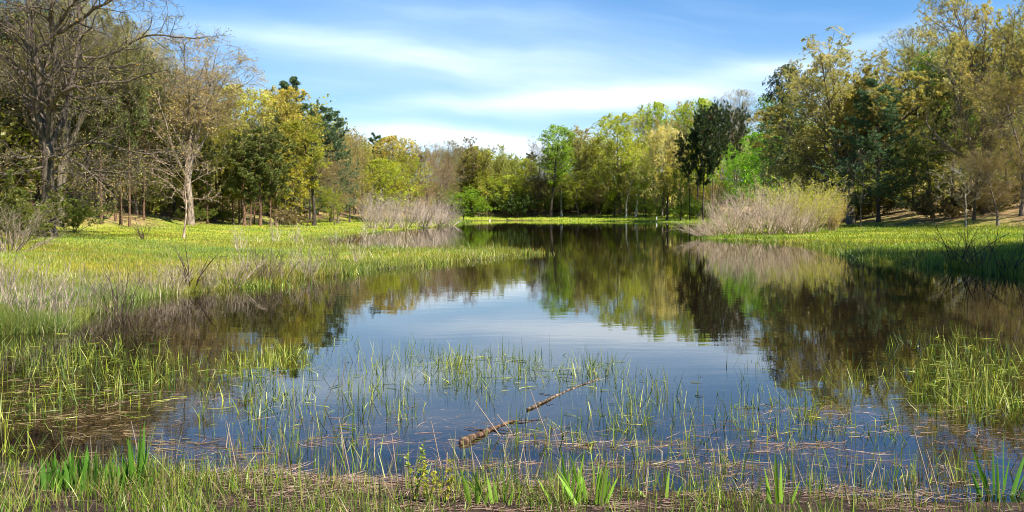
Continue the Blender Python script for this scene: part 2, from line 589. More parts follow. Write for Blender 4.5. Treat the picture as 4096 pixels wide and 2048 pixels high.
DOME = dict(oak_b=(.42, .9), bare_a=(.44, .75), leafy_a=(.5, .6), oak_a=(.42, .5), leafy_c=(.5, .4))


def store(key, H, wood, leaves):
    """wood, leaves: Acc. keeps meshes and raw arrays"""
    if key in DOME: dome(wood, leaves, H, H * DOME[key][0], DOME[key][1])
    wm = wood.obj('trunk', M_BARK, link=False, smooth=True)
    lm = leaves.obj('crown', M_NEEDLE if 'pine' in key else M_LEAF, link=False) if leaves.n else None
    V = wood.get()[0]
    X = leaves.get()[0] if leaves.n else V
    allz = np.percentile(X[:, 2], 99.4)
    wid = np.percentile(np.hypot(X[:, 0], X[:, 1]), 93) * 2
    PROTO[key] = dict(H=allz, W=wid, wood=wm, leaf=lm)
    return PROTO[key]


def mid(key, H, lv, Lraw, step):
    """lighter arrays of the same tree for the far woodland mass"""
    w = Acc(); wood_mesh(w, lv, sides=(5, 3, 3), upto=3)
    V, Q, c = Lraw
    nq = len(Q); sel = np.arange(0, nq, step)
    q = V.reshape(-1, 4, 3)[sel]; cen = q.mean(1, keepdims=True)
    q = cen + (q - cen) * (step ** .5) * .60
    MID[key] = (w.get(), q.reshape(-1, 3), c.reshape(-1, 4, 3)[sel].reshape(-1, 3))


def make_vase(key, seed, H=20, leaf=.13, nleaf=2, spread=(14, 42), first=.33, rk=.019, n5=3, midstep=2, nl=7, n2=12):
    rng = np.random.default_rng(seed)
    lv = grow(rng, trunk_path(rng, H * first, H * rk, .03, S=5, tip=.75), [
        dict(n=nl, t0=.5, t1=1, ang=spread, len=H * .60, rel=False, rr=.62, w=.07, up=.035, S=9, tip=.22, prof=lambda t: .75 + .35 * t),
        dict(n=n2, t0=.18, ang=(22, 55), len=.42, rr=.6, w=.10, up=.03, S=6, tip=.3),
        dict(n=6, t0=.2, ang=(25, 55), len=.46, rr=.6, w=.13, up=.02, S=4, tip=.35),
        dict(n=5, t0=.2, ang=(25, 60), len=.5, rr=.6, w=.15, up=.01, S=3, rmin=.011),
        dict(n=n5, t0=.3, ang=(25, 60), len=.6, rr=.7, w=.15, up=.0, S=2, rmin=.008)])
    w, l = Acc(), Acc()
    wood_mesh(w, lv)
    C = points_on(rng, lv[-1][0], nleaf, .4)
    C = C + rng.normal(size=C.shape) * .06
    V, Q = leaf_quads(rng, C, leaf); c = leaf_tone(rng, C)
    l.add(V, Q, c)
    store(key, H, w, l)
    mid(key, H, lv, (V, Q, c), midstep)


def make_leafy(key, seed, H=17, leaf=.24, nleaf=14, trunk=.92, R=.3, n1=32, base=.22, ang=(35, 75), up=.05, n2=8, n3=5, prof=None, lean=(0, 0), midstep=10, gap=0):
    rng = np.random.default_rng(seed)
    prof = prof or (lambda t: .35 + 1.0 * np.sin(np.pi * np.clip((t - base) / (1.04 - base), 0, 1)) ** .7)
    lv = grow(rng, trunk_path(rng, H * trunk, H * .013, .045, S=10, lean=lean), [
        dict(n=n1, t0=base, t1=1, ang=ang, len=H * R, rel=False, rr=.45, w=.10, up=up, S=7, tip=.25, prof=prof, rmin=.02),
        dict(n=n2, t0=.25, ang=(28, 60), len=.42, rr=.55, w=.14, up=.03, S=4, tip=.3, rmin=.012),
        dict(n=n3, t0=.2, ang=(25, 65), len=.55, rr=.6, w=.16, up=.01, S=3, rmin=.009)])
    w, l = Acc(), Acc()
    wood_mesh(w, lv)
    P = lv[-1][0]
    if gap:
        k = wob(P[:, 0, 0] + P[:, 0, 2], P[:, 0, 1] - P[:, 0, 2], .9, seed) > -gap * .4
        P = P[k]
    C = points_on(rng, P, nleaf, .15)
    C = C + rng.normal(size=C.shape) * H * .007
    V, Q = leaf_quads(rng, C, leaf); c = leaf_tone(rng, C)
    l.add(V, Q, c)
    store(key, H, w, l)
    mid(key, H, lv, (V, Q, c), midstep)


def make_redpine(key, seed, H=19, base=.45, n1=62, R=.18):
    rng = np.random.default_rng(seed)
    lv = grow(rng, trunk_path(rng, H * .97, H * .0115, .018, S=10, tip=.2), [
        dict(n=n1, t0=base, t1=1, ang=(55, 88), len=H * R, rel=False, rr=.35, w=.10, up=.06, S=5, rmin=.02,
             prof=lambda t: .30 + .85 * np.sin(np.pi * np.clip((t - base) / (1.08 - base), 0, 1)) ** .6),
        dict(n=8, t0=.3, ang=(25, 60), len=.42, rr=.6, w=.12, up=.06, S=3, rmin=.014)])
    dead = sprout(rng, lv[0][0], lv[0][1], None, 16, .12, base, (70, 95), H * .05, lambda t: 1, .2)
    P = sweep(rng, dead[0], dead[1], dead[2], .12, -.02, 3)
    w, l = Acc(), Acc()
    wood_mesh(w, lv)
    V, Q = tubes(P, np.maximum(dead[3], .012)[:, None] * np.linspace(1, .4, 4)[None], 3); w.add(V, Q)
    Pb = np.concatenate([lv[2][0][:, -2:], ], 0)
    C = points_on(rng, lv[2][0], 6, .35)
    D = norm(np.repeat(Pb[:, 1] - Pb[:, 0], 6, 0) + np.array([0, 0, .25]))
    V, Q, cc = tuft_quads(rng, C, D, .42, 9, .8, .09)
    c = leaf_tone(rng, cc, .9, .3, .06)
    l.add(V, Q, c)
    store(key, H, w, l)
    mid(key, H, lv, (V, Q, c), 9)


def make_whitepine(key, seed, H=18, base=.10, R=.30):
    rng = np.random.default_rng(seed)
    lv = grow(rng, trunk_path(rng, H * .98, H * .012, .015, S=12, tip=.08), [
        dict(n=84, t0=base, t1=1, ang=(58, 104), len=H * R, rel=False, rr=.35, w=.06, up=.045, S=6, rmin=.016,
             prof=lambda t: .22 + .8 * np.clip(1.02 - t, 0, 1) ** .75 * (1 + .2 * np.sin(t * 61) + .25 * np.sin(t * 23 + 1))),
        dict(n=11, t0=.25, ang=(35, 65), len=.34, rr=.5, w=.08, up=.03, S=3, rmin=.011, flat=.5)])
    w, l = Acc(), Acc()
    wood_mesh(w, lv)
    C = points_on(rng, lv[2][0], 6, .25)
    Pb = lv[2][0]
    D = norm(np.repeat(Pb[:, -1] - Pb[:, -2], 6, 0) + np.array([0, 0, .35]))
    V, Q, cc = tuft_quads(rng, C, D, .34, 9, .75, .08)
    c = leaf_tone(rng, cc, 1.1, .25, .06)
    l.add(V, Q, c)
    store(key, H, w, l)
    mid(key, H, lv, (V, Q, c), 9)


def make_bush(key, seed, H=3.2, Wd=3.6, stems=16, leaf=.11, nleaf=18, bare=False, n2=7, n3=5, lean=0.0, curve=.02, r0=.018, out=.9):
    rng = np.random.default_rng(seed)
    a = rng.random(stems) * 6.283; rr = np.sqrt(rng.random(stems))
    S0 = np.stack([np.cos(a) * rr * Wd * .16, np.sin(a) * rr * Wd * .16, np.zeros(stems) - .05], -1)
    D0 = np.stack([np.cos(a) * rr * out + lean, np.sin(a) * rr * out, np.ones(stems) * .9], -1)
    L = H * (.42 + .68 * rng.random(stems)) * (1 + .2 * rr)
    P = sweep(rng, S0, D0, L, .09, curve, 7)
    R = (r0 * (.6 + .6 * rng.random(stems)))[:, None] * np.linspace(1, .3, 8)[None]
    lv = grow(rng, (P, R, L), [
        dict(n=n2, t0=.15, ang=(15, 42), len=.42, rr=.6, w=.10, up=curve + .02, S=4, rmin=.006),
        dict(n=n3, t0=.2, ang=(18, 45), len=.45, rr=.7, w=.12, up=.02, S=3, rmin=.0045)])
    w, l = Acc(), Acc()
    wood_mesh(w, lv, sides=(5, 3, 3))
    if nleaf:
        C = points_on(rng, lv[-1][0], nleaf, .2) + rng.normal(size=(len(lv[-1][0]) * nleaf, 3)) * .05
        V, Q = leaf_quads(rng, C, leaf); l.add(V, Q, leaf_tone(rng, C, 1.4))
    return store(key, H, w, l)


make_vase('oak_a', 11, 20, .11, 10, midstep=12)
make_vase('oak_b', 57, 20, .12, 20, spread=(8, 66), first=.32, midstep=34, nl=13, n2=10)
make_vase('oak_c', 13, 20, .12, 18, spread=(12, 42), first=.36, midstep=24)
make_vase('bare_a', 14, 18, .10, 4, spread=(8, 36), first=.44, midstep=4, nl=11, n2=11, rk=.0125)
make_leafy('leafy_a', 21, 17)
make_leafy('leafy_b', 22, 17, leaf=.24, R=.34, base=.15, n1=34, ang=(30, 65), gap=.4)
make_leafy('leafy_c', 23, 17, leaf=.28, R=.36, base=.30, n1=32, ang=(25, 62), up=.08, gap=.9)
make_leafy('slender_a', 24, 19, leaf=.22, R=.17, base=.35, n1=32, ang=(30, 60), up=.08, nleaf=11, gap=.6)
make_leafy('slender_b', 25, 19, leaf=.22, R=.14, base=.45, n1=28, ang=(35, 70), up=.06, nleaf=9, gap=.9, lean=(.05, .0))
make_leafy('twiggy_a', 26, 15, leaf=.12, R=.34, base=.14, n1=34, n2=9, n3=7, nleaf=7, ang=(30, 60), up=.07, midstep=9)
make_leafy('twiggy_b', 27, 15, leaf=.13, R=.28, base=.2, n1=32, n2=9, n3=7, nleaf=9, ang=(25, 55), up=.08, midstep=10)
make_leafy('round_a', 28, 8, leaf=.18, R=.42, base=.08, n1=30, n2=9, n3=6, nleaf=16, ang=(35, 85), midstep=14)
make_leafy('sapling', 29, 6, leaf=.07, R=.42, base=.3, n1=11, n2=5, n3=4, nleaf=1, ang=(35, 65), up=.03, midstep=1)
make_redpine('pine_a', 31)
make_redpine('pine_b', 32, base=.35, R=.19)
make_redpine('pine_d', 36, base=.26, n1=34, R=.13)
make_redpine('pine_c', 33, base=.55, R=.21, n1=50)
make_whitepine('white_pine_a', 34)
make_whitepine('white_pine_b', 35, R=.24)
make_bush('bush_leafy_a', 41, 3.2, 4, leaf=.14)
make_bush('bush_leafy_b', 42, 2.6, 4, stems=14, leaf=.12)
make_bush('brush_a', 43, 3.8, 4, stems=40, n2=8, n3=5, leaf=.05, nleaf=0, r0=.030, out=.45)
make_bush('brush_b', 44, 3.4, 4, stems=36, n2=8, n3=5, leaf=.05, nleaf=0, r0=.030, out=.75)
make_bush('brush_c', 45, 2.6, 4, stems=50, n2=7, n3=4, nleaf=0, r0=.014, out=1.1, lean=-.8)
make_bush('brush_green', 46, 4, 4, stems=40, n2=8, n3=5, leaf=.08, nleaf=5, r0=.030, out=.6)
make_bush('stick_a', 47, 1.6, 1.4, stems=13, n2=4, n3=3, nleaf=0, r0=.020, out=.5, curve=-.03)
make_bush('stick_b', 48, 1.5, 1.6, stems=9, n2=4, n3=3, nleaf=0, r0=.018, out=.75, curve=-.04)
make_bush('stick_c', 49, 1.5, 1.4, stems=12, n2=4, n3=2, nleaf=0, r0=.015, out=.35, curve=-.02)
make_bush('pale_stick', 50, 2.2, 1.2, stems=5, n2=4, n3=3, nleaf=0, r0=.030, out=.35, curve=.0)

BARK = dict(twig=(.25, .20, .165), grey=(.19, .16, .13), dark=(.075, .06, .05), pale=(.48, .45, .40), red=(.17, .10, .07), brown=(.13, .10, .075), pink=(.42, .31, .26), white=(.62, .58, .52))


def plant(key, name, x, y, H, Wd=None, leafcol=None, bark='brown', label='', cat='tree', group=None, rz=None, sink=.0, part=('trunk', 'crown'), tilt=0):
    pr = PROTO[key]
    z = gz(x, y) - sink
    rz = random.random() * 6.28 if rz is None else rz
    e = empty(name, (x, y, z), rz)
    e.rotation_euler = (0, tilt, rz) if not tilt else (0, tilt, 0)
    k = H / pr['H']; kw = k if Wd is None else Wd / pr['W']
    kw = min(max(kw, k * .55), k * 1.9)
    e.scale = (kw, kw, k)
    tag(e, label, cat, group)
    o = bpy.data.objects.new(part[0], pr['wood']); scene.collection.objects.link(o); o.parent = e
    b = BARK[bark] if isinstance(bark, str) else bark
    o.color = (*b, 1)
    if pr['leaf'] and leafcol is not None:
        o2 = bpy.data.objects.new(part[1], pr['leaf']); scene.collection.objects.link(o2); o2.parent = e
        o2.color = (*leafcol, 1)
    return e


random.seed(5)
# leaf colours, as the leaves themselves have them in early May
YG = (.42, .44, .035); OLIVE = (.34, .32, .05); TAN = (.52, .44, .13); ORANGE = (.50, .40, .08); FRESH = (.22, .42, .015)
DKPINE = (.045, .07, .02); OLPINE = (.13, .15, .04); BLPINE = (.10, .15, .065); BUD = (.44, .33, .14); CREAM = (.62, .53, .19); RUST = (.50, .40, .09); GREEN = (.10, .18, .02)

# (note x, note y of top, distance, prototype, width m, leaf colour, bark, name, label)
trees = [
 # left wood, from the left edge inwards
 (30, 20, 66, 'pine_b', 8, DKPINE, 'dark', 'pine_tree', 'dark pine at the left edge of the photo behind the great bare oak'),
 (150, -60, 64, 'oak_a', 11, (.21, .19, .06), 'grey', 'oak_tree', 'tall grey-barked tree rising close behind the great bare oak'),
 (95, 150, 78, 'pine_a', 7, DKPINE, 'dark', 'pine_tree', 'dark pine filling the gap left of the great oak fork'),
 (215, 110, 80, 'pine_b', 8, DKPINE, 'dark', 'pine_tree', 'dark pine seen through the long right limb of the great oak'),
 (270, 215, 88, 'pine_a', 8, (.06, .085, .02), 'red', 'pine_tree', 'olive-dark pine above the group of reddish trunks left'),
 (330, 80, 92, 'bare_a', 12, TAN, 'grey', 'deciduous_tree', 'tall tan-budded tree between the great oak and the fan-shaped bare oak'),
 (345, 220, 84, 'twiggy_a', 7, BUD, 'grey', 'deciduous_tree', 'brown twiggy tree just left of the fan-shaped bare oak'),
 (250, 20, 74, 'bare_a', 11, TAN, 'grey', 'deciduous_tree', 'tall bare tree showing between the right limbs of the great oak'),
 (55, -80, 70, 'bare_a', 11, (.22, .18, .07), 'dark', 'deciduous_tree', 'tall bare tree left behind the fork of the great oak'),
 (400, 205, 96, 'leafy_b', 10, (.46, .42, .07), 'grey', 'deciduous_tree', 'dull yellow tree left behind the fan-shaped bare oak'),
 (480, 98, 82, 'bare_a', 16, (.46, .34, .16), 'twig', 'oak_tree', 'bare fan-shaped oak with pale twigs against the sky on the left'),
 (440, 330, 90, 'pine_a', 7, (.055, .08, .02), 'dark', 'pine_tree', 'low dark pine behind the foot of the fan-shaped bare oak'),
 (540, 300, 93, 'leafy_b', 9, OLIVE, 'brown', 'deciduous_tree', 'olive tree right of the fan-shaped bare oak trunk'),
 (610, 215, 100, 'leafy_c', 9, (.50, .46, .10), 'grey', 'deciduous_tree', 'pale yellow tree just left of the golden maple'),
 (718, 222, 106, 'leafy_a', 8.5, ORANGE, 'dark', 'maple_tree', 'golden orange maple with rounded crown below the pine tip'),
 (728, 196, 122, 'white_pine_b', 8, BLPINE, 'dark', 'white_pine_tree', 'white pine whose spiky top sticks out above the golden maple'),
 (780, 262, 125, 'pine_a', 6, BLPINE, 'dark', 'pine_tree', 'blue-green pine tip right of the golden maple'),
 (615, 345, 90, 'pine_d', 4.4, OLPINE, 'red', 'pine_tree', 'left one of the dark pines with bare trunks under the golden maple'),
 (655, 325, 91, 'pine_d', 4.4, OLPINE, 'red', 'pine_tree', 'middle one of the dark pines with bare trunks under the golden maple'),
 (695, 345, 93, 'pine_d', 4.6, OLPINE, 'red', 'pine_tree', 'right one of the dark pines with bare trunks under the golden maple'),
 (790, 300, 100, 'slender_a', 7, (.32, .31, .04), 'dark', 'deciduous_tree', 'slender yellow-green tree with dark leaning trunk at the meadow edge'),
 (745, 370, 98, 'leafy_b', 7, (.50, .43, .06), 'brown', 'deciduous_tree', 'small yellow tree in front of the golden maple'),
 (832, 272, 128, 'white_pine_a', 8, BLPINE, 'dark', 'white_pine_tree', 'blue-green white pine where the left wood steps down'),
 (842, 470, 104, 'leafy_b', 4.5, (.30, .32, .03), 'grey', 'deciduous_tree', 'low bright yellow-green tree with a pale trunk by the left meadow'),
 (880, 330, 132, 'twiggy_a', 8, BUD, 'brown', 'deciduous_tree', 'brownish budding tree right of the blue-green white pine'),
 (850, 400, 118, 'twiggy_b', 8, (.30, .22, .10), 'grey', 'deciduous_tree', 'grey-brown twiggy tree with low limbs over the left meadow'),
 (915, 350, 138, 'leafy_b', 8, (.38, .34, .08), 'brown', 'deciduous_tree', 'tan-olive tree above the left end of the pink brush'),
 (950, 338, 160, 'white_pine_b', 6, (.07, .12, .04), 'dark', 'white_pine_tree', 'small dark conifer top on the skyline left of centre'),
 (960, 400, 142, 'leafy_a', 9, YG, 'grey', 'deciduous_tree', 'broad yellow-green tree behind the pink brush'),
 (1000, 342, 152, 'leafy_c', 9, RUST, 'brown', 'deciduous_tree', 'rusty orange topped tree on the skyline behind the pink brush'),
 (1035, 375, 148, 'leafy_b', 9, (.36, .36, .05), 'dark', 'deciduous_tree', 'olive tree with a dark trunk behind the middle of the pink brush'),
 (1070, 362, 170, 'twiggy_b', 9, (.33, .22, .12), 'brown', 'deciduous_tree', 'reddish twiggy tree on the skyline right of the rusty one'),
 (1100, 395, 158, 'twiggy_a', 9, (.36, .23, .13), 'grey', 'deciduous_tree', 'pinkish brown bare tree at the right end of the pink brush'),
 (1125, 355, 245, 'bare_a', 14, (.30, .24, .10), 'brown', 'deciduous_tree', 'open vase-shaped tree at the left end of the far shore skyline'),
 (1165, 472, 224, 'round_a', 15, (.22, .33, .02), 'dark', 'deciduous_tree', 'bright lime green rounded tree at the left end of the far bank'),
 # far wood
 (1190, 350, 262, 'oak_c', 16, (.30, .22, .10), 'dark', 'deciduous_tree', 'brown-budded forked tree right of the open vase-shaped one'),
 (1205, 368, 256, 'leafy_c', 12, OLIVE, 'dark', 'deciduous_tree', 'olive flat-topped tree with dark forked trunk above the lime tree'),
 (1245, 368, 264, 'oak_c', 14, (.42, .42, .10), 'dark', 'deciduous_tree', 'pale green airy tree on the dip of the skyline'),
 (1170, 415, 262, 'leafy_a', 14, YG, 'brown', 'deciduous_tree', 'yellow-green tree rising behind the lime green rounded tree'),
 (1225, 430, 256, 'leafy_b', 13, (.36, .42, .04), 'brown', 'deciduous_tree', 'fresh yellow-green tree below the pale airy one'),
 (1275, 385, 268, 'leafy_b', 12, YG, 'brown', 'deciduous_tree', 'small yellow-green tree at the lowest point of the skyline'),
 (1285, 440, 258, 'leafy_a', 12, (.38, .42, .04), 'brown', 'deciduous_tree', 'yellow-green tree standing behind the dark round bush'),
 (1320, 398, 268, 'leafy_a', 12, (.38, .40, .05), 'brown', 'deciduous_tree', 'olive-green tree just right of the lowest skyline point'),
 (1335, 385, 275, 'white_pine_b', 9, (.06, .10, .05), 'dark', 'white_pine_tree', 'grey-green conifer tip just left of the tall green poplar'),
 (1350, 350, 258, 'twiggy_a', 12, (.26, .17, .09), 'dark', 'deciduous_tree', 'purplish brown twiggy tree left beside the tall green poplar'),
 (1385, 318, 252, 'slender_a', 16, (.26, .38, .04), 'dark', 'poplar_tree', 'tall green poplar with a thick dark trunk on the far bank'),
 (1412, 350, 256, 'slender_b', 11, (.28, .42, .04), 'pale', 'poplar_tree', 'bright green poplar with a pale thin trunk right of the tall one'),
 (1345, 440, 256, 'twiggy_b', 12, (.22, .17, .07), 'dark', 'deciduous_tree', 'brown tree below the purplish twiggy one on the far bank'),
 (1410, 450, 256, 'leafy_b', 13, (.16, .20, .03), 'dark', 'deciduous_tree', 'shadowy green tree low between the two poplars'),
 (1465, 320, 262, 'slender_b', 14, (.36, .30, .13), 'grey', 'deciduous_tree', 'pale twiggy tree rising right of the poplars'),
 (1455, 430, 254, 'leafy_a', 13, (.40, .40, .06), 'grey', 'deciduous_tree', 'yellow-green tree at the foot of the pale twiggy one'),
 (1510, 345, 258, 'leafy_c', 13, OLIVE, 'dark', 'deciduous_tree', 'olive-brown tree between the pale twiggy tree and the tall yellow-green one'),
 (1500, 430, 252, 'twiggy_b', 12, (.26, .20, .08), 'brown', 'deciduous_tree', 'brown low tree with thin leaning trunks on the far bank'),
 (1560, 288, 246, 'leafy_a', 19, YG, 'grey', 'deciduous_tree', 'tall broad yellow-green tree at centre right of the far wood'),
 (1545, 400, 243, 'leafy_b', 14, (.20, .20, .04), 'dark', 'deciduous_tree', 'dull olive tree under the tall broad yellow-green one'),
 (1600, 278, 262, 'twiggy_b', 14, (.48, .34, .12), 'brown', 'deciduous_tree', 'orange-brown twiggy tree behind the tall broad yellow-green one'),
 (1642, 258, 252, 'leafy_c', 14, (.40, .46, .07), 'grey', 'deciduous_tree', 'light green round-topped tree standing highest at centre right'),
 (1600, 380, 240, 'slender_a', 12, (.40, .42, .06), 'pale', 'birch_tree', 'yellow-green birch with white trunk on the far bank'),
 (1575, 420, 238, 'slender_b', 9, (.42, .40, .08), 'white', 'birch_tree', 'thin birch with a bright white lower trunk left of the yellow-green birch'),
 (1625, 430, 238, 'leafy_b', 11, (.28, .38, .04), 'dark', 'deciduous_tree', 'green low tree between the birches and the cream tree'),
 (1665, 318, 216, 'leafy_a', 12.5, CREAM, 'grey', 'deciduous_tree', 'cream-yellow ball-crowned tree left of the dark pines'),
 (1678, 420, 212, 'slender_b', 9, OLIVE, 'dark', 'deciduous_tree', 'forked tree with a black trunk in front of the cream-yellow one'),
 (1700, 262, 240, 'oak_c', 17, (.50, .38, .14), 'brown', 'deciduous_tree', 'tan-orange twiggy tree above the cream-yellow one'),
 (1755, 248, 232, 'leafy_c', 15, (.36, .42, .04), 'dark', 'deciduous_tree', 'green and yellow tree top directly behind the dark pines'),
 (1712, 410, 205, 'leafy_b', 9, (.14, .22, .02), 'dark', 'deciduous_tree', 'bright green tree low at the left foot of the dark pines'),
 (1735, 330, 192, 'pine_c', 7, DKPINE, 'dark', 'pine_tree', 'leftmost and lowest dark pine of the group at right centre'),
 (1768, 285, 190, 'pine_b', 8, DKPINE, 'dark', 'pine_tree', 'second dark pine from the left of the group at right centre'),
 (1795, 262, 188, 'pine_a', 9, DKPINE, 'red', 'pine_tree', 'tallest dark pine in the middle of the group at right centre'),
 (1835, 264, 190, 'pine_c', 9, DKPINE, 'red', 'pine_tree', 'rightmost dark pine with open flat top of the group at right centre'),
 (1852, 228, 214, 'bare_a', 17, (.36, .30, .14), 'grey', 'deciduous_tree', 'pale fan of bare twigs rising behind the dark pines'),
 (1930, 240, 176, 'slender_a', 13, (.17, .27, .03), 'grey', 'deciduous_tree', 'tall fresh green tree between the dark pines and the big tan oak'),
 (1850, 380, 160, 'leafy_b', 9, FRESH, 'grey', 'deciduous_tree', 'vivid green tree left half of the pair behind the willow brush'),
 (1910, 335, 150, 'leafy_a', 11, FRESH, 'grey', 'deciduous_tree', 'vivid green tree right half of the pair behind the willow brush'),
 (1965, 320, 138, 'leafy_b', 9, (.05, .09, .015), 'dark', 'deciduous_tree', 'very dark green tree at the left foot of the big tan oak'),
 # right wood
 (1988, 165, 122, 'leafy_c', 6, (.055, .08, .02), 'dark', 'oak_tree', 'dark ragged oak edging the left side of the big tan oak'),
 (2140, 90, 98, 'oak_b', 20.5, (.42, .36, .12), 'grey', 'oak_tree', 'big rounded tan oak crown standing at the front of the right wood'),
 (2300, 72, 104, 'bare_a', 12, (.42, .38, .12), 'dark', 'oak_tree', 'half-bare oak with dark forked limbs right of the big tan oak'),
 (2210, 205, 92, 'white_pine_a', 8.5, (.10, .165, .08), 'dark', 'white_pine_tree', 'blue-green white pine with layered branches in front of the right wood'),
 (2060, 330, 108, 'leafy_b', 8, (.22, .21, .05), 'dark', 'deciduous_tree', 'dark olive tree below the left side of the big tan oak'),
 (2385, 105, 98, 'leafy_c', 9, (.14, .24, .02), 'dark', 'maple_tree', 'dark green maple left of the tallest tree on the right'),
 (2480, -70, 80, 'oak_a', 15, (.42, .35, .11), 'grey', 'oak_tree', 'tallest brown-budded oak rising out of the top right corner'),
 (2570, 165, 72, 'twiggy_b', 9, (.30, .24, .08), 'grey', 'deciduous_tree', 'twiggy brown tree at the right edge of the photo'),
 (2450, 290, 76, 'twiggy_a', 8, (.30, .24, .08), 'brown', 'deciduous_tree', 'lower twiggy brown tree left of the one at the right edge'),
 (2345, 350, 86, 'leafy_b', 8, (.11, .14, .03), 'dark', 'deciduous_tree', 'dim olive tree right of the blue-green white pine'),
 (2510, 380, 68, 'twiggy_b', 5.5, (.18, .13, .05), 'grey', 'deciduous_tree', 'small bare brown tree low beside the dirt patch on the right'),
 (2165, 380, 84, 'sapling', 5, (.34, .30, .07), 'grey', 'deciduous_tree', 'small yellowish sapling left of the white pine trunk'),
 (2430, 400, 70, 'sapling', 5, (.17, .13, .05), 'pale', 'deciduous_tree', 'pale-trunked sapling on the right slope'),
]
EXTRA = [(2700, -100, 64), (2850, -300, 52), (2760, -60, 58)]
for vx, vt, D, key, wd, lc, bk, nm, lab in trees:
    if D > 185: D += 24 if D < 200 or D > 235 else 16
    x = gx(vx, D); z = gz(x, D)
    H = height_at(vt, D) - z
    plant(key, nm, x, D, H, wd, lc, bk, lab, 'tree')
# trees outside the frame on the right whose shade falls on the near right bank
for x, y, H in [(25, 16, 22), (27, 20.5, 22), (31, 24.5, 21), (33, 20, 22), (36, 27, 20), (26, 11.5, 20)]:
    plant('leafy_a', 'deciduous_tree', x, y, H, 12, (.12, .16, .03), 'brown', 'tree beyond the right edge shading the near right bank', 'tree', 'trees beyond the right edge')

# ------------------------------------------------------------------ the great oak on the left
def poly(pts, k):
    pts = np.array(pts, float)
    d = np.r_[0, np.cumsum(np.linalg.norm(np.diff(pts, axis=0), axis=1))]
    t = np.linspace(0, d[-1], k)
    return np.stack([np.interp(t, d, pts[:, i]) for i in range(3)], -1)


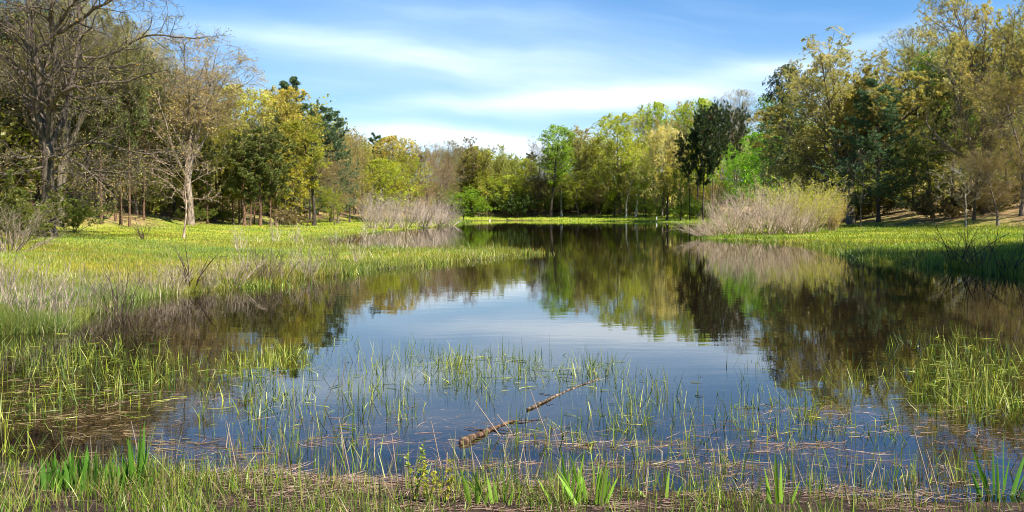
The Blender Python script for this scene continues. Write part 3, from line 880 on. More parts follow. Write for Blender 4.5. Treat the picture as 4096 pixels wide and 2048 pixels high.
def great_oak():
    rng = np.random.default_rng(77)
    D = 54.0
    X0 = gx(122, D); Z0 = gz(X0, D)
    s_ = .5 / W2 / FOC * D            # one crop pixel in metres
    def c(px, pz, dy=0): return ((px - 243) * s_, dy, (1195 - pz) * s_)
    limbs = [  # (points, r0, r1)
        ([c(243, 1200), c(240, 1100), c(246, 950), c(240, 820), c(236, 700)], .46, .34),
        ([c(236, 705), c(200, 600, .3), c(172, 470, .8), c(130, 260, 1), c(95, 0, 1.2), c(70, -260, 1)], .24, .07),
        ([c(236, 720), c(206, 560, -.6), c(205, 330, -1.3), c(215, 100, -1.6), c(225, -280, -2)], .22, .07),
        ([c(240, 700), c(268, 600, -.4), c(300, 470, -1), c(345, 330, -1.4), c(340, 160, -2), c(400, 0, -3), c(450, -220, -3)], .26, .08),
        ([c(285, 545, -.8), c(340, 490, -1.4), c(430, 460, -1.8), c(560, 455, -2.4), c(700, 440, -2.4), c(820, 405, -2.6), c(935, 392, -3)], .15, .03),
        ([c(250, 730), c(290, 560, 1), c(300, 380, 1.6), c(310, 180, 2), c(330, -200, 2.2)], .22, .08),
        ([c(340, 350, -1.4), c(440, 345, -1), c(560, 350, -.6), c(690, 320, 0), c(800, 330, 0)], .11, .03),
        ([c(345, 200, -1.8), c(430, 170, -2), c(560, 90, -2.4), c(700, 40, -3), c(860, 10, -3.2), c(1000, -10, -3)], .12, .03),
        ([c(320, 260, 1.8), c(420, 260, 2), c(560, 200, 2), c(680, 130, 2), c(860, 150, 2.4), c(960, 150, 2.6)], .12, .03),
        ([c(240, 800), c(320, 790, -1), c(420, 800, -1.8), c(500, 830, -2.2), c(570, 900, -2.6), c(700, 1000, -3)], .12, .025),
        ([c(242, 790), c(180, 795, -1), c(80, 800, -1.8), c(-60, 770, -2)], .10, .03),
        ([c(246, 930), c(300, 950, -1), c(360, 962, -1.6), c(450, 945, -2), c(540, 860, -2.4), c(680, 880, -3), c(820, 900, -3.4)], .11, .025),
        ([c(245, 870), c(330, 860, 1), c(470, 880, 1.6), c(600, 830, 2), (c(760, 850, 2.2)), c(900, 760, 2.4)], .12, .025),
        ([c(240, 760), c(340, 720, .6), c(470, 700, 1), c(640, 760, 1.6), c(800, 750, 1.8), c(900, 740, 2)], .12, .025),
        ([c(200, 600, .3), c(120, 540, 1), c(20, 400, 1.6), c(-120, 300, 2)], .13, .04),
        ([c(205, 420, -1), c(120, 330, -2), c(0, 230, -2.6), c(-140, 150, -3)], .13, .04),
        ([c(140, 300, 1), c(60, 180, .4), c(-60, 60, 0), c(-200, -60, 0)], .12, .04),
        ([c(345, 180, -1.8), c(470, 60, -2.4), c(600, -80, -3), c(760, -180, -3.4)], .12, .03),
        ([c(240, 830), c(150, 880, -1.6), c(60, 870, -2.8), c(-60, 920, -3.6)], .09, .03),
    ]
    P = np.stack([poly(p, 14) for p, _, _ in limbs])
    P[:, 1:] += rng.normal(size=P[:, 1:].shape) * .05
    R = np.stack([np.linspace(a, b, 14) for _, a, b in limbs])
    R[0, 0] *= 1.35; R[0, 1] *= 1.08
    w, l = Acc(), Acc()
    V, Q = tubes(P[:1], R[:1], 12); w.add(V, Q)
    Ln = np.linalg.norm(np.diff(P, axis=1), axis=2).sum(1)
    lv = grow(rng, (P[1:], R[1:], np.clip(Ln[1:], 4, 11)), [
        dict(n=17, t0=.12, ang=(25, 65), len=.34, rr=.5, w=.17, up=.015, S=7, tip=.3, rmin=.015),
        dict(n=6, t0=.2, ang=(25, 60), len=.46, rr=.6, w=.18, up=.0, S=5, tip=.3, rmin=.010),
        dict(n=5, t0=.2, ang=(25, 60), len=.5, rr=.65, w=.2, up=.0, S=3, rmin=.007),
        dict(n=2, t0=.3, ang=(25, 60), len=.6, rr=.7, w=.2, up=.0, S=2, rmin=.0075)])
    wood_mesh(w, lv, sides=(9, 5, 4, 3, 3))
    C = points_on(rng, lv[-1][0], 1, .5)
    V, Q = leaf_quads(rng, C, .085); l.add(V, Q, leaf_tone(rng, C))
    C = points_on(rng, lv[-1][0][::60], 1, .5)
    V, Q = leaf_quads(rng, C, .10, .8); l.add(V, Q, np.array([1.6, .9, .8]))
    e = empty('oak_tree', (X0, D, Z0 - .1))
    tag(e, 'great bare oak with many long twisted limbs at the left of the meadow', 'tree')
    o = w.obj('trunk', M_BARK, e, smooth=True); o.color = (.115, .092, .075, 1)
    o = l.obj('crown', M_LEAF, e); o.color = (.44, .38, .11, 1)


great_oak()

# bare sapling leaning in the meadow in front of the left wood
plant('sapling', 'sapling', gx(462, 55), 55, 6.2, 6.0, (.50, .36, .24), 'pink', 'small leaning bare sapling alone in the meadow before the fan-shaped oak', 'tree', tilt=.12)

# ------------------------------------------------------------------ woodland mass behind
SKY = ([-900, 0, 380, 455, 600, 640, 780, 850, 900, 1100, 1250, 1310, 1340, 1400, 1500, 1600, 1700, 1900, 1945, 2000, 2100, 2170, 2200, 2330, 2400, 3400],
       [-200, 0, 60, 240, 240, 245, 250, 310, 350, 370, 385, 405, 395, 350, 340, 300, 280, 260, 250, 250, 240, 240, 260, 260, 90, -200])


def woodland(name, spots, keys, cols, seed):
    rng = np.random.default_rng(seed)
    w, l = Acc(), Acc()
    for x, y in spots:
        z = gz(x, y)
        vx = (CX + x / y * FOC) * W2
        cap = height_at(np.interp(vx, *SKY), y) - z
        H = min(rng.uniform(17, 23), cap * rng.uniform(.72, .93))
        if H < 4: continue
        key = keys[rng.integers(len(keys))]
        (wv, wq, wc), lq, lc = MID[key]
        k = H / PROTO[key]['H']; kw = k * rng.uniform(.9, 1.25)
        a = rng.random() * 6.28; ca, sa = math.cos(a), math.sin(a)
        Rm = np.array([[ca * kw, sa * kw, 0], [-sa * kw, ca * kw, 0], [0, 0, k]])
        T = np.array([x, y, z - .1])
        w.add(wv @ Rm + T, wq, np.array(BARK[('brown', 'grey', 'dark')[rng.integers(3)]]))
        col = np.array(cols[key] if key in cols else cols['any'][rng.integers(len(cols['any']))])
        l.add(lq @ Rm + T, np.arange(len(lq)).reshape(-1, 4), lc * col)
        if rng.random() < .85:
            (wv, wq, wc), lq, lc = MID['round_a']
            k = rng.uniform(.45, 1.0); T = np.array([x + rng.uniform(-3, 3), y + rng.uniform(-3, 3), z - .2])
            l.add(lq @ (Rm / np.linalg.norm(Rm[2]) * k) + T, np.arange(len(lq)).reshape(-1, 4), lc * np.array(cols['any'][rng.integers(len(cols['any']))]) * .9)
    e = empty(name, (spots[0][0], spots[0][1], 0)); e.location = (0, 0, 0)
    tag(e, kind='stuff')
    w.obj('trunks', M_BARK, e); l.obj('crowns', M_LEAF, e)
    return e


rngw = np.random.default_rng(9)


def spots(n, fx, y0, y1, sep):
    out = []
    for _ in range(n * 30):
        y = rngw.uniform(y0, y1); a, b = fx(y); x = rngw.uniform(a, b)
        if all((x - p) ** 2 + (y - q) ** 2 > sep * sep for p, q in out): out.append((x, y))
        if len(out) >= n: break
    return out


tag(woodland('woodland', spots(75, lambda y: (treeline_left(y) - 45, treeline_left(y) - 5), 48, 150, 4.2), ['pine_a', 'pine_b', 'twiggy_b', 'twiggy_a', 'twiggy_b'],
             dict(pine_a=(.05, .075, .02), pine_b=(.06, .085, .022), twiggy_b=(.34, .27, .10), twiggy_a=(.30, .24, .10), any=[(.30, .30, .06)]), 1),
    'dense mixed wood of dark pines and bare trees behind the left treeline', 'wood')
tag(woodland('woodland', spots(60, lambda y: (treeline_left(y) - 34, treeline_left(y) - 4), 150, 262, 4.8), ['leafy_a', 'leafy_b', 'twiggy_a', 'twiggy_b'],
             dict(twiggy_a=(.28, .19, .10), any=[(.34, .30, .06), (.38, .38, .06), (.42, .30, .11)]), 2),
    'spring wood behind the brush where the left shore recedes', 'wood')
tag(woodland('woodland', spots(85, lambda y: (-28, 98), 292, 325, 5.2), ['leafy_a', 'leafy_b', 'twiggy_a', 'leafy_c'],
             dict(twiggy_a=(.28, .20, .10), any=[(.44, .46, .06), (.36, .42, .05), (.46, .40, .10)]), 3),
    'yellow-green spring wood filling the far shore behind the front trees', 'wood')
tag(woodland('woodland', spots(85, lambda y: (treeline_right(y) + 5, treeline_right(y) + 45), 50, 262, 5.0), ['leafy_a', 'leafy_b', 'pine_b', 'twiggy_b'],
             dict(pine_b=(.045, .065, .02), twiggy_b=(.28, .22, .08), any=[(.26, .30, .04), (.32, .31, .07)]), 4),
    'dark mixed wood on the slope behind the right meadow', 'wood')

# ------------------------------------------------------------------ trunks one can tell in the left pine wood
for vx, D, dz in [(255, 70, 0), (290, 74, 0), (304, 72, 0), (326, 71, 0), (362, 80, 0), (500, 92, 0), (522, 90, 0), (560, 96, 0), (585, 92, 0), (602, 94, 0), (630, 90, 0), (640, 96, 0), (680, 92, 0)]:
    x = gx(vx, D)
    plant('pine_' + ('abc'[vx % 3] if D < 85 else 'd'), 'pine_tree', x, D, (14 if D < 85 else 9) + (vx * 7 % 3), 4.4 if D < 85 else 2.4, (.12, .14, .04), 'red', 'thin reddish pine trunk at the foot of the left wood', 'tree', 'thin pine trunks along the left wood')

# ------------------------------------------------------------------ bushes and brush
def shrub(key, vx, D, H, Wd, label, leafcol=None, bark='pink', group=None, name='shrub', cat='shrub', rz=None, sink=.0, x=None):
    xx = gx(vx, D) if x is None else x
    return plant(key, name, xx, D, H, Wd, leafcol, bark, label, cat, group, rz=rz, sink=sink, part=('stems', 'foliage'))


PK = (.50, .40, .32)
# willow brush on the right bank
shrub('brush_c', 1790, 63, 1.9, 4.6, 'low pinkish brush leaning out over the water from the right bank', None, PK, rz=.1, sink=.1)
shrub('brush_b', 1838, 66, 3.2, 5, 'leftmost upright clump of the pinkish willow brush on the right bank', None, PK)
shrub('brush_a', 1885, 69, 4.3, 5, 'tall pinkish willow clump with wispy top, second from the left on the right bank', None, PK)
shrub('brush_b', 1935, 66, 4.1, 5.6, 'dense pink willow clump in the middle of the right bank brush', None, PK)
shrub('brush_green', 1985, 71, 5.0, 6, 'willow clump with the highest yellow-green leafy top on the right bank', (.50, .50, .05), PK)
shrub('brush_green', 2040, 71, 4.8, 5.5, 'yellow-green topped willow clump right of the highest one', (.48, .46, .06), PK)
shrub('brush_a', 2000, 64, 2.6, 5, 'low pink willow clump in front of the leafy topped ones', None, PK)
shrub('brush_green', 2090, 74, 4.1, 3.8, 'rightmost tan and yellow clump of the willow brush', (.52, .42, .10), (.42, .31, .24))
# pink brush on the far left shore
for i, (vx, D, H, Wd, lab) in enumerate([
    (935, 96, 4.6, 4.5, 'leftmost and tallest pinkish brush clump on the far left shore'),
    (975, 98, 4.3, 5, 'second pinkish brush clump from the left on the far left shore'),
    (1018, 104, 4.4, 5.5, 'third pinkish brush clump from the left on the far left shore'),
    (1062, 112, 4.6, 6.5, 'fourth pinkish brush clump from the left on the far left shore'),
    (1100, 122, 4.6, 7, 'fifth pinkish brush clump from the left on the far left shore'),
    (1132, 136, 3.4, 6, 'last low pinkish brush clump where the far left shore ends')]):
    shrub('brush_' + 'abb'[i % 3], vx, D, H, Wd, lab, None, (.48, .40, .34), 'pinkish brush on the far left shore')
# leafy bushes
shrub('bush_leafy_a', 15, 44, 3.8, 5.5, 'olive leafy bush at the left edge before the great oak', (.15, .16, .03), 'brown')
shrub('bush_leafy_b', 62, 50, 2.6, 4, 'smaller olive bush just left of the great oak trunk', (.16, .18, .03), 'brown')
shrub('bush_leafy_a', 180, 60, 3.0, 5, 'green bush right of the great oak trunk', (.16, .19, .03), 'brown')
shrub('brush_b', 20, 33, 2.4, 5, 'grey-brown twiggy bush low at the left edge of the meadow', None, (.22, .18, .14))
shrub('stick_b', 365, 52, 1.7, 3, 'small dark bare bush alone in the left meadow', None, (.13, .10, .07))
shrub('bush_leafy_b', 735, 88, 2.2, 4.5, 'small brownish bush at the meadow edge under the golden maple', (.24, .18, .09), 'brown')
for vx, D, H, Wd, c_, lab in [
    (1300, 246, 10, 16, (.07, .12, .02), 'dark green round bush low on the far bank'),
    (1235, 258, 10, 18, (.17, .19, .08), 'grey-green bush between the lime tree and the dark round bush'),
    (1262, 257, 9, 14, (.22, .27, .04), 'yellow-green bush just left of the dark round bush'),
    (1435, 254, 8, 14, (.20, .27, .03), 'bright green bush at the far bank below the poplars'),
    (1530, 250, 8, 14, (.12, .18, .02), 'green bush at the far bank left of the birches'),
    (1590, 244, 6, 9, (.28, .31, .12), 'pale sage bush at the foot of the birches'),
    (1650, 234, 7, 12, (.13, .19, .02), 'green bush at the far bank right of the birches'),
    (1725, 200, 6, 10, (.13, .20, .02), 'bright green bush under the leftmost dark pine'),
    (1775, 186, 5, 9, (.10, .15, .02), 'dark green bush in front of the dark pine trunks'),
    (1490, 256, 7, 12, (.17, .17, .05), 'brown-green bush in the middle of the far bank')]:
    shrub('bush_leafy_' + 'ab'[vx // 5 % 2], vx, D + (34 if D > 185 else 8), H, Wd, lab, c_, 'brown')
for k in range(26):
    vx = 1185 + k * 24 + (k * 37 % 11); D = float(np.interp(vx, [1180, 1500, 1860], [291, 286, 226])) + (k * 13 % 7)
    shrub('bush_leafy_' + 'ab'[k % 2], vx, D, 4.5 + (k * 29 % 5) * .8, 9, 'undergrowth bush at the dark foot of the far wood', [(.20, .28, .03), (.26, .25, .08), (.16, .22, .03), (.30, .36, .05)][k % 4], 'grey', 'undergrowth along the far wood')
for k in range(16):
    D = 88 + (k * 31 % 60); side = 1
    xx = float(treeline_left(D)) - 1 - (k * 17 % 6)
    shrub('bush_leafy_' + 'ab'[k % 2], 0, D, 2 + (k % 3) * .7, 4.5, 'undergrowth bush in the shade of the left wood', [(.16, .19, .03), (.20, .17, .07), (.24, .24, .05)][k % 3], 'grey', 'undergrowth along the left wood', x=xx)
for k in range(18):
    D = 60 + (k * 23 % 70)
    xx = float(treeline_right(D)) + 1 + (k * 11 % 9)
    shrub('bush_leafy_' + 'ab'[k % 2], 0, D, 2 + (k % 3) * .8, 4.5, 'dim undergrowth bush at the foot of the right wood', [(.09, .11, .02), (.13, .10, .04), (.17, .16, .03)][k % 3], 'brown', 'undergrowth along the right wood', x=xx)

# sticks of the near shores: (note x, note y of foot, note y of top, key, bark, label)
GS, DS = (.34, .28, .23), (.12, .09, .065)
near_sticks = [
 (20, 800, 640, 'stick_c', GS, 'grey bare willow clump at the left edge of the near shore'),
 (60, 815, 650, 'stick_a', GS, 'grey bare willow clump second from the left edge'),
 (105, 800, 625, 'stick_c', GS, 'tallest grey bare willow clump of the near left shore'),
 (150, 810, 655, 'stick_c', GS, 'grey bare willow clump fourth from the left edge'),
 (182, 790, 660, 'stick_a', GS, 'rightmost grey bare willow clump of the near left thicket'),
 (15, 745, 610, 'stick_a', GS, 'grey twigs standing behind the near left thicket'),
 (300, 790, 625, 'stick_a', DS, 'thin dark stem with forked shoots standing in the water near left'),
 (245, 762, 660, 'stick_a', GS, 'low grey twigs between the thicket and the thin dark stem'),
 (380, 745, 650, 'stick_a', GS, 'low arching twigs right of the thin dark stem'),
 (440, 738, 640, 'stick_a', (.40, .33, .25), 'pale arching twigs left of the dark forked stick bush'),
 (487, 728, 590, 'stick_b', DS, 'dark forked stick bush standing highest on the peninsula edge'),
 (530, 728, 640, 'stick_a', GS, 'grey twigs right beside the dark forked stick bush'),
 (585, 722, 610, 'stick_b', (.36, .30, .23), 'pale arching stick bush in the middle of the peninsula edge'),
 (640, 712, 620, 'stick_b', (.25, .2, .15), 'brown stick bush right of the pale arching one'),
 (665, 712, 588, 'stick_a', DS, 'dark upright sticks at the bend of the peninsula edge'),
 (720, 706, 618, 'stick_b', (.3, .24, .18), 'brown bare twigs right of the dark upright sticks'),
 (780, 700, 630, 'stick_a', GS, 'low grey twigs before the end of the stick fringe'),
 (835, 695, 650, 'stick_b', (.2, .15, .11), 'small tangled twigs at the water where the stick fringe ends'),
]
for vx, vy, vt, key, bk, lab in near_sticks:
    x, D = gp(vx, vy)
    shrub(key, vx, D, max(.5, height_at(vt, D)), None, lab, None, bk, sink=.05)
for vx, vy, vt, lab in [
    (600, 640, 560, 'thin grey twigs standing in the grass behind the stick fringe'),
    (690, 610, 545, 'thin twig clump in the meadow below the low yellow-green tree'),
    (745, 615, 550, 'pale twig clump in the meadow left of the inlet'),
    (845, 622, 572, 'leftmost pale stick clump in front of the inlet water'),
    (875, 624, 560, 'second pale stick clump in front of the inlet water'),
    (918, 626, 545, 'third pale stick clump in front of the inlet water, under the tallest pink brush'),
    (960, 626, 562, 'fourth pale stick clump in front of the inlet water'),
    (990, 628, 570, 'fifth pale stick clump in front of the inlet water'),
    (1018, 630, 540, 'tall pale forked dead sapling in front of the inlet water'),
    (1050, 628, 572, 'pale stick clump right of the tall forked dead sapling'),
    (1088, 628, 566, 'rightmost pale stick clump on the peninsula')]:
    x, D = gp(vx, vy)
    shrub('pale_stick' if 'forked' in lab or 'second' in lab or 'fifth' in lab or 'right' in lab else 'stick_c', vx, D, height_at(vt, D), None, lab, None, (.50, .42, .35), sink=.05)
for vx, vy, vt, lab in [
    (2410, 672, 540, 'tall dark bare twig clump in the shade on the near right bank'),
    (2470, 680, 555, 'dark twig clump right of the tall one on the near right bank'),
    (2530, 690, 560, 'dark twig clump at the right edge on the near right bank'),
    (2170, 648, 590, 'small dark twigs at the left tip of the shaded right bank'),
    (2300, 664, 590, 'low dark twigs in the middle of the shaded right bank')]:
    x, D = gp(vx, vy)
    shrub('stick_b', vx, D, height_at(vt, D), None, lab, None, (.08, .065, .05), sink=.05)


for k in range(13):
    vx = 235 + k * 54 + (k * 53 % 23)
    vy = float(np.interp(vx, [210, 300, 450, 560, 700, 870, 1000], [800, 766, 742, 733, 716, 690, 672])) - 4 - (k * 7 % 17)
    x, D = gp(vx, vy)
    shrub('stick_' + 'cac'[k % 3], vx, D, height_at(vy - 70 - (k * 31 % 45), D), None, 'low bare twigs in the grass along the peninsula edge', None,
          [(.44, .36, .28), (.34, .28, .22), (.22, .17, .13)][k % 3], 'bare twigs along the peninsula edge', sink=.05)

# ------------------------------------------------------------------ blades
def blades(rng, X, Y, Z, h, w, lean, kink=None, seg=3, curve=.5):
    """narrow leaves; kink: fraction that are folded over, lying out sideways"""
    n = len(X)
    az = rng.random(n) * 6.283
    ld = np.stack([np.cos(az), np.sin(az)], -1) * (lean * np.abs(rng.normal(size=n)))[:, None]
    faz = rng.random(n) * 6.283
    side = np.stack([np.cos(faz), np.sin(faz), np.zeros(n)], -1)
    P = np.zeros((n, seg + 1, 3)); P[:, 0] = np.stack([X, Y, Z], -1)
    kk = (rng.random(n) < (kink or 0))
    kt = rng.integers(1, seg + 1, n)
    kd = np.stack([np.cos(az + .6), np.sin(az + .6), rng.uniform(-.42, .35, n)], -1)
    for i in range(seg):
        t = (i + 1) / seg
        d = np.stack([ld[:, 0] * (1 + curve * 3 * t), ld[:, 1] * (1 + curve * 3 * t), np.ones(n) * (1 - .25 * curve * t)], -1)
        d = norm(d)
        use = (kk & (i >= kt))[:, None]
        d = np.where(use, norm(kd), d)
        P[:, i + 1] = P[:, i] + d * (h / seg)[:, None]
    ww = np.array([1, 1, .8, .55, .3, .12])[:seg + 1] if seg > 3 else np.array([1, .9, .6, .08])[:seg + 1]
    ww = ww.copy(); ww[-1] = .08
    off = side[:, None, :] * (w[:, None] * ww[None, :])[..., None] * .5
    V = np.stack([P - off, P + off], 2).reshape(-1, 3)
    b = (np.arange(n) * (seg + 1) * 2)[:, None] + np.arange(seg)[None, :] * 2
    Q = np.stack([b, b + 1, b + 3, b + 2], -1).reshape(-1, 4)
    return V, Q


def tone(rng, n, cols, per, amt=.2):
    cols = np.array(cols)
    c = cols[rng.integers(len(cols), size=n)] * (1 + rng.normal(size=(n, 1)) * amt)
    return np.repeat(np.clip(c, .01, .9), per, axis=0)


def field(rng, n, x0, x1, y0, y1, power=1.6):
    """random land points, thinning with distance"""
    u = rng.random(n)
    y = (y0 ** (-power + 1) + u * (y1 ** (-power + 1) - y0 ** (-power + 1))) ** (1 / (-power + 1))
    x = rng.uniform(x0, x1, n) * y
    return x, y


G_COL = [(.22, .27, .025), (.27, .30, .03), (.33, .33, .05), (.15, .24, .025), (.40, .34, .12), (.36, .35, .07)]
rg = np.random.default_rng(101)


def meadow(name, label, n, x0, x1, y0, y1, hh, keep, cols, seed, wmul=1.0, power=1.6):
    rg = np.random.default_rng(seed)
    x, y = field(rg, n, x0, x1, y0, y1, power)
    d = sdist(x, y)
    k = keep(x, y, d)
    x, y, d = x[k], y[k], d[k]
    z = ground_z(x, y) - .02
    h = hh(x, y, d) * (.55 + .75 * rg.random(len(x)))
    w = wmul * np.maximum(.007, .00055 * y) * (.7 + .6 * rg.random(len(x)))
    V, Q = blades(rg, x, y, z, h, w, .38, .06, 3, .4)
    c = tone(rg, len(x), cols, 8, .12) * .78
    pt = 1 + .28 * wob(x, y, .4, 2) + .15 * wob(x, y, 1.5, 6)
    yl = .3 * wob(x, y, .22, 9) + .12 * wob(x, y, .9, 4)
    c = c * np.repeat(np.stack([pt * (1 + yl), pt, pt * (1 - yl)], -1), 8, axis=0)
    o = mesh_np(name, V, Q, c, M_GRASS)
    return tag(o, label, 'grass', kind='stuff')


woodfree = lambda x, y: wood_depth(x, y) < 1 + 2 * wob(x, y, .5, 3)
meadow('grass', 'bright yellow-green grass of the left meadow and its peninsula', 330000, -.68, .12, 11, 150,
       lambda x, y, d: np.clip(np.where(d < 1.2, .26, .14) * (1 + .5 * wob(x, y, 1.1, 8)), .07, .5), lambda x, y, d: (d > -.25) & woodfree(x, y) & (x < 4) & (y > 11), G_COL, 102)
meadow('grass', 'sunlit grass of the right bank below the willow brush', 190000, .12, .72, 19, 150,
       lambda x, y, d: np.clip(np.where(d < 1.6, .28, .17) * (1 + .5 * wob(x, y, .9, 8)), .07, .5), lambda x, y, d: (d > -.35) & woodfree(x, y) & (x > 3), G_COL[:4], 103)
meadow('grass', 'thin strip of bright grass along the far bank', 60000, -.2, .36, 150, 290,
       lambda x, y, d: .45 + 0 * x, lambda x, y, d: (d > -.6) & (wood_depth(x, y) < 4), [(.24, .34, .03), (.30, .36, .04), (.22, .32, .04)], 104, .8, 1.1)


def dead_fringe(label, n, x0, x1, y0, y1, seed, keepf, h=.42):
    rg = np.random.default_rng(seed)
    x, y = field(rg, n, x0, x1, y0, y1, 1.7)
    d = sdist(x, y)
    k = keepf(x, y, d) & (wob(x, y, 1.3, 11) + .5 * wob(x, y, .4, 2) > -.05)
    x, y = x[k], y[k]
    z = ground_z(x, y) - .02
    V, Q = blades(rg, x, y, np.maximum(z, -.1), h * (.35 + .9 * rg.random(len(x))), np.maximum(.005, .0006 * y), .45, .3, 4, .5)
    tag(mesh_np('dead_grass', V, Q, tone(rg, len(x), [(.42, .34, .20), (.32, .25, .15), (.22, .17, .11), (.40, .38, .18)], 10), M_STRAW), label, 'grass', kind='stuff')


dead_fringe('tan dead stems mixed into the grass along the left shoreline', 13000, -.68, .1, 11, 60, 501, lambda x, y, d: (d > -.4) & (d < 4.5) & (x < 4))
dead_fringe('tan dead stems at the water edge of the right bank', 9000, .3, .68, 19, 70, 502, lambda x, y, d: (d > -.3) & (d < 1.5) & (x > 5), .3)


# water plants: ellipses in the photograph turned into patches on the pond
def patch(rng, specs):
    xs_, ys_ = [], []
    for cx_, cy_, rx, ry, n in specs:
        a = rng.random(n) * 6.283; r = np.sqrt(rng.random(n)) * (1 + .25 * rng.normal(size=n))
        vx = cx_ + np.cos(a) * r * rx; vy = np.clip(cy_ + np.sin(a) * r * ry, 640, 1700)
        D = EYE * FOC / (vy / W2 - CY)
        xs_.append((vx / W2 - CX) / FOC * D); ys_.append(D)
    return np.concatenate(xs_), np.concatenate(ys_)


def clumped(rng, x, y, k, r):
    m = len(x) // k
    x = np.repeat(x[:m], k) + rng.normal(size=m * k) * r
    y = np.repeat(y[:m], k) + rng.normal(size=m * k) * r
    return x, y


R_COL = [(.20, .26, .02), (.30, .34, .03), (.11, .17, .02), (.44, .44, .10), (.08, .14, .02)]


def reeds(label, specs, seed, h=.24, w=.011, kink=.5, k=5, r=.06, cols=R_COL, lean=.3, frac=1.0):
    rg = np.random.default_rng(seed)
    x, y = patch(rg, specs)
    p = rg.permutation(len(x))[:int(len(x) * frac)]; x, y = x[p], y[p]
    x, y = clumped(rg, x, y, k, r)
    z = np.minimum(ground_z(x, y), -.01)
    under = np.clip(-z, .01, .35)
    hh = h * (.45 + .9 * rg.random(len(x))) + under
    z = -under
    V, Q = blades(rg, x, y, z, hh, w * (.5 + .9 * rg.random(len(x))), lean, kink, 4, .25)
    V[:, 2] = np.maximum(V[:, 2], np.repeat(z, 10))
    V[:, 2] = np.where((V[:, 2] < .004) & (V[:, 2] > -.03), .004 + .01 * rg.random(len(V)), V[:, 2])
    o = mesh_np('marsh_grass', V, Q, tone(rg, len(x), cols, 10), M_GRASS)
    return tag(o, label, 'grass', kind='stuff')


reeds('dense green marsh grass standing in the shallow water at the left', [(80, 950, 210, 90, 1300), (290, 930, 180, 75, 1100), (150, 895, 220, 30, 450), (420, 960, 110, 70, 300), (100, 1060, 200, 50, 200), (40, 1130, 120, 60, 80)], 201, kink=.72, h=.2, w=.008, frac=.45)
reeds('line of marsh grass reaching right from the dense left patch', [(560, 930, 120, 34, 300), (690, 908, 90, 28, 380), (730, 892, 50, 14, 220), (620, 990, 150, 70, 220)], 202, kink=.65, h=.16, w=.009)
reeds('loose marsh grass in the middle of the near water', [(930, 900, 150, 45, 300), (1060, 920, 130, 50, 260), (1150, 915, 50, 30, 360), (1180, 960, 60, 40, 160), (1290, 920, 70, 40, 330), (1230, 950, 180, 60, 240),
                                                           (1440, 930, 80, 45, 200), (1510, 935, 50, 30, 260), (1560, 980, 100, 50, 130), (900, 1000, 240, 60, 240), (860, 1080, 250, 60, 200), (1640, 1000, 60, 60, 120)], 203, w=.0075, kink=.55, k=4, h=.2, frac=.62)
reeds('sparse upright sedge scattered over the right half of the near water', [(1620, 1060, 150, 60, 300), (1850, 1000, 150, 60, 140), (1910, 920, 60, 25, 50), (1950, 1070, 130, 60, 260), (2140, 960, 60, 40, 110), (2230, 930, 150, 60, 150),
                                                                                 (2150, 1080, 180, 50, 170), (1720, 1140, 300, 40, 190), (1450, 1080, 200, 60, 160), (2040, 1000, 120, 50, 110)], 204, w=.007, kink=.45, k=4, h=.17, frac=.6)
reeds('dense marsh grass patch at the right edge of the near water', [(2420, 880, 140, 45, 420), (2520, 930, 110, 50, 330), (2400, 960, 130, 50, 330), (2420, 1020, 110, 40, 330), (2540, 1010, 70, 50, 160), (2330, 920, 70, 40, 90)], 205, w=.009, kink=.6, h=.2, frac=.7)
reeds('fringe of young reeds around the tip of the peninsula', [(1270, 636, 90, 7, 600), (1150, 640, 120, 14, 700), (1000, 666, 140, 7, 700), (820, 688, 120, 7, 500), (600, 720, 160, 7, 500)], 206, h=.22, w=.018, kink=.3, k=4, r=.12)
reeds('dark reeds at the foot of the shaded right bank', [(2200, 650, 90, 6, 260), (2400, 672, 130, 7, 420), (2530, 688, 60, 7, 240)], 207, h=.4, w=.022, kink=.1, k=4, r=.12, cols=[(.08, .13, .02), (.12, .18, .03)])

reeds('thin upright sedge and dead stems along the near shore', [(1300, 1215, 1250, 22, 700), (900, 1170, 420, 30, 260), (1700, 1180, 700, 30, 420), (620, 1130, 160, 60, 180), (800, 1080, 130, 60, 110), (2250, 1190, 300, 30, 160), (1350, 1130, 250, 30, 90), (1350, 1250, 1250, 20, 900)],
      208, frac=.6, h=.18, w=.0055, kink=.22, k=4, r=.035, lean=.2, cols=[(.20, .30, .03), (.14, .22, .02), (.34, .36, .06), (.42, .32, .20), (.26, .17, .10)])

# short grass on the near bank
def near_bank():
    rg = np.random.default_rng(301)
    n = 110000
    x = rg.uniform(-4.6, 4.8, n); y = rg.uniform(3.4, 6.9, n)
    d = sdist(x, y)
    dens = np.where(x < -1.6, 1.0, np.where(x < .4, .7, .55)) * (1 - .5 * sst(.6, 2.6, x))
    patchy = .35 + .25 * (x < -1.4) + 1.1 * wob(x, y, 2.6, 3) + .5 * wob(x, y, 7, 1)
    pr = dens * np.clip(patchy, .08, 1) * np.where(d > .25, 1, np.where(d > -.35, .25, 0)) * sst(6.0, 4.9, y + .25 * wob(x, y, 2, 1) - .5 * (x < -1.6))
    k = rg.random(n) < pr
    x, y, d = x[k], y[k], d[k]
    z = ground_z(x, y) - .01
    h = (.06 + .16 * rg.random(len(x)) ** 1.8) * np.where(rg.random(len(x)) < .07, 1.9, 1) * np.where(d < .3, .8, 1)
    V, Q = blades(rg, x, y, z, h, .0048 * (.6 + .8 * rg.random(len(x))), .26, .12, 4, .5)
    c = tone(rg, len(x), [(.14, .23, .018), (.21, .29, .025), (.08, .16, .015), (.26, .29, .05), (.28, .21, .10), (.16, .11, .06)], 10)
    tag(mesh_np('grass', V, Q, c, M_GRASS), 'green grass of the near bank along the bottom of the photo', 'grass', kind='stuff')


near_bank()


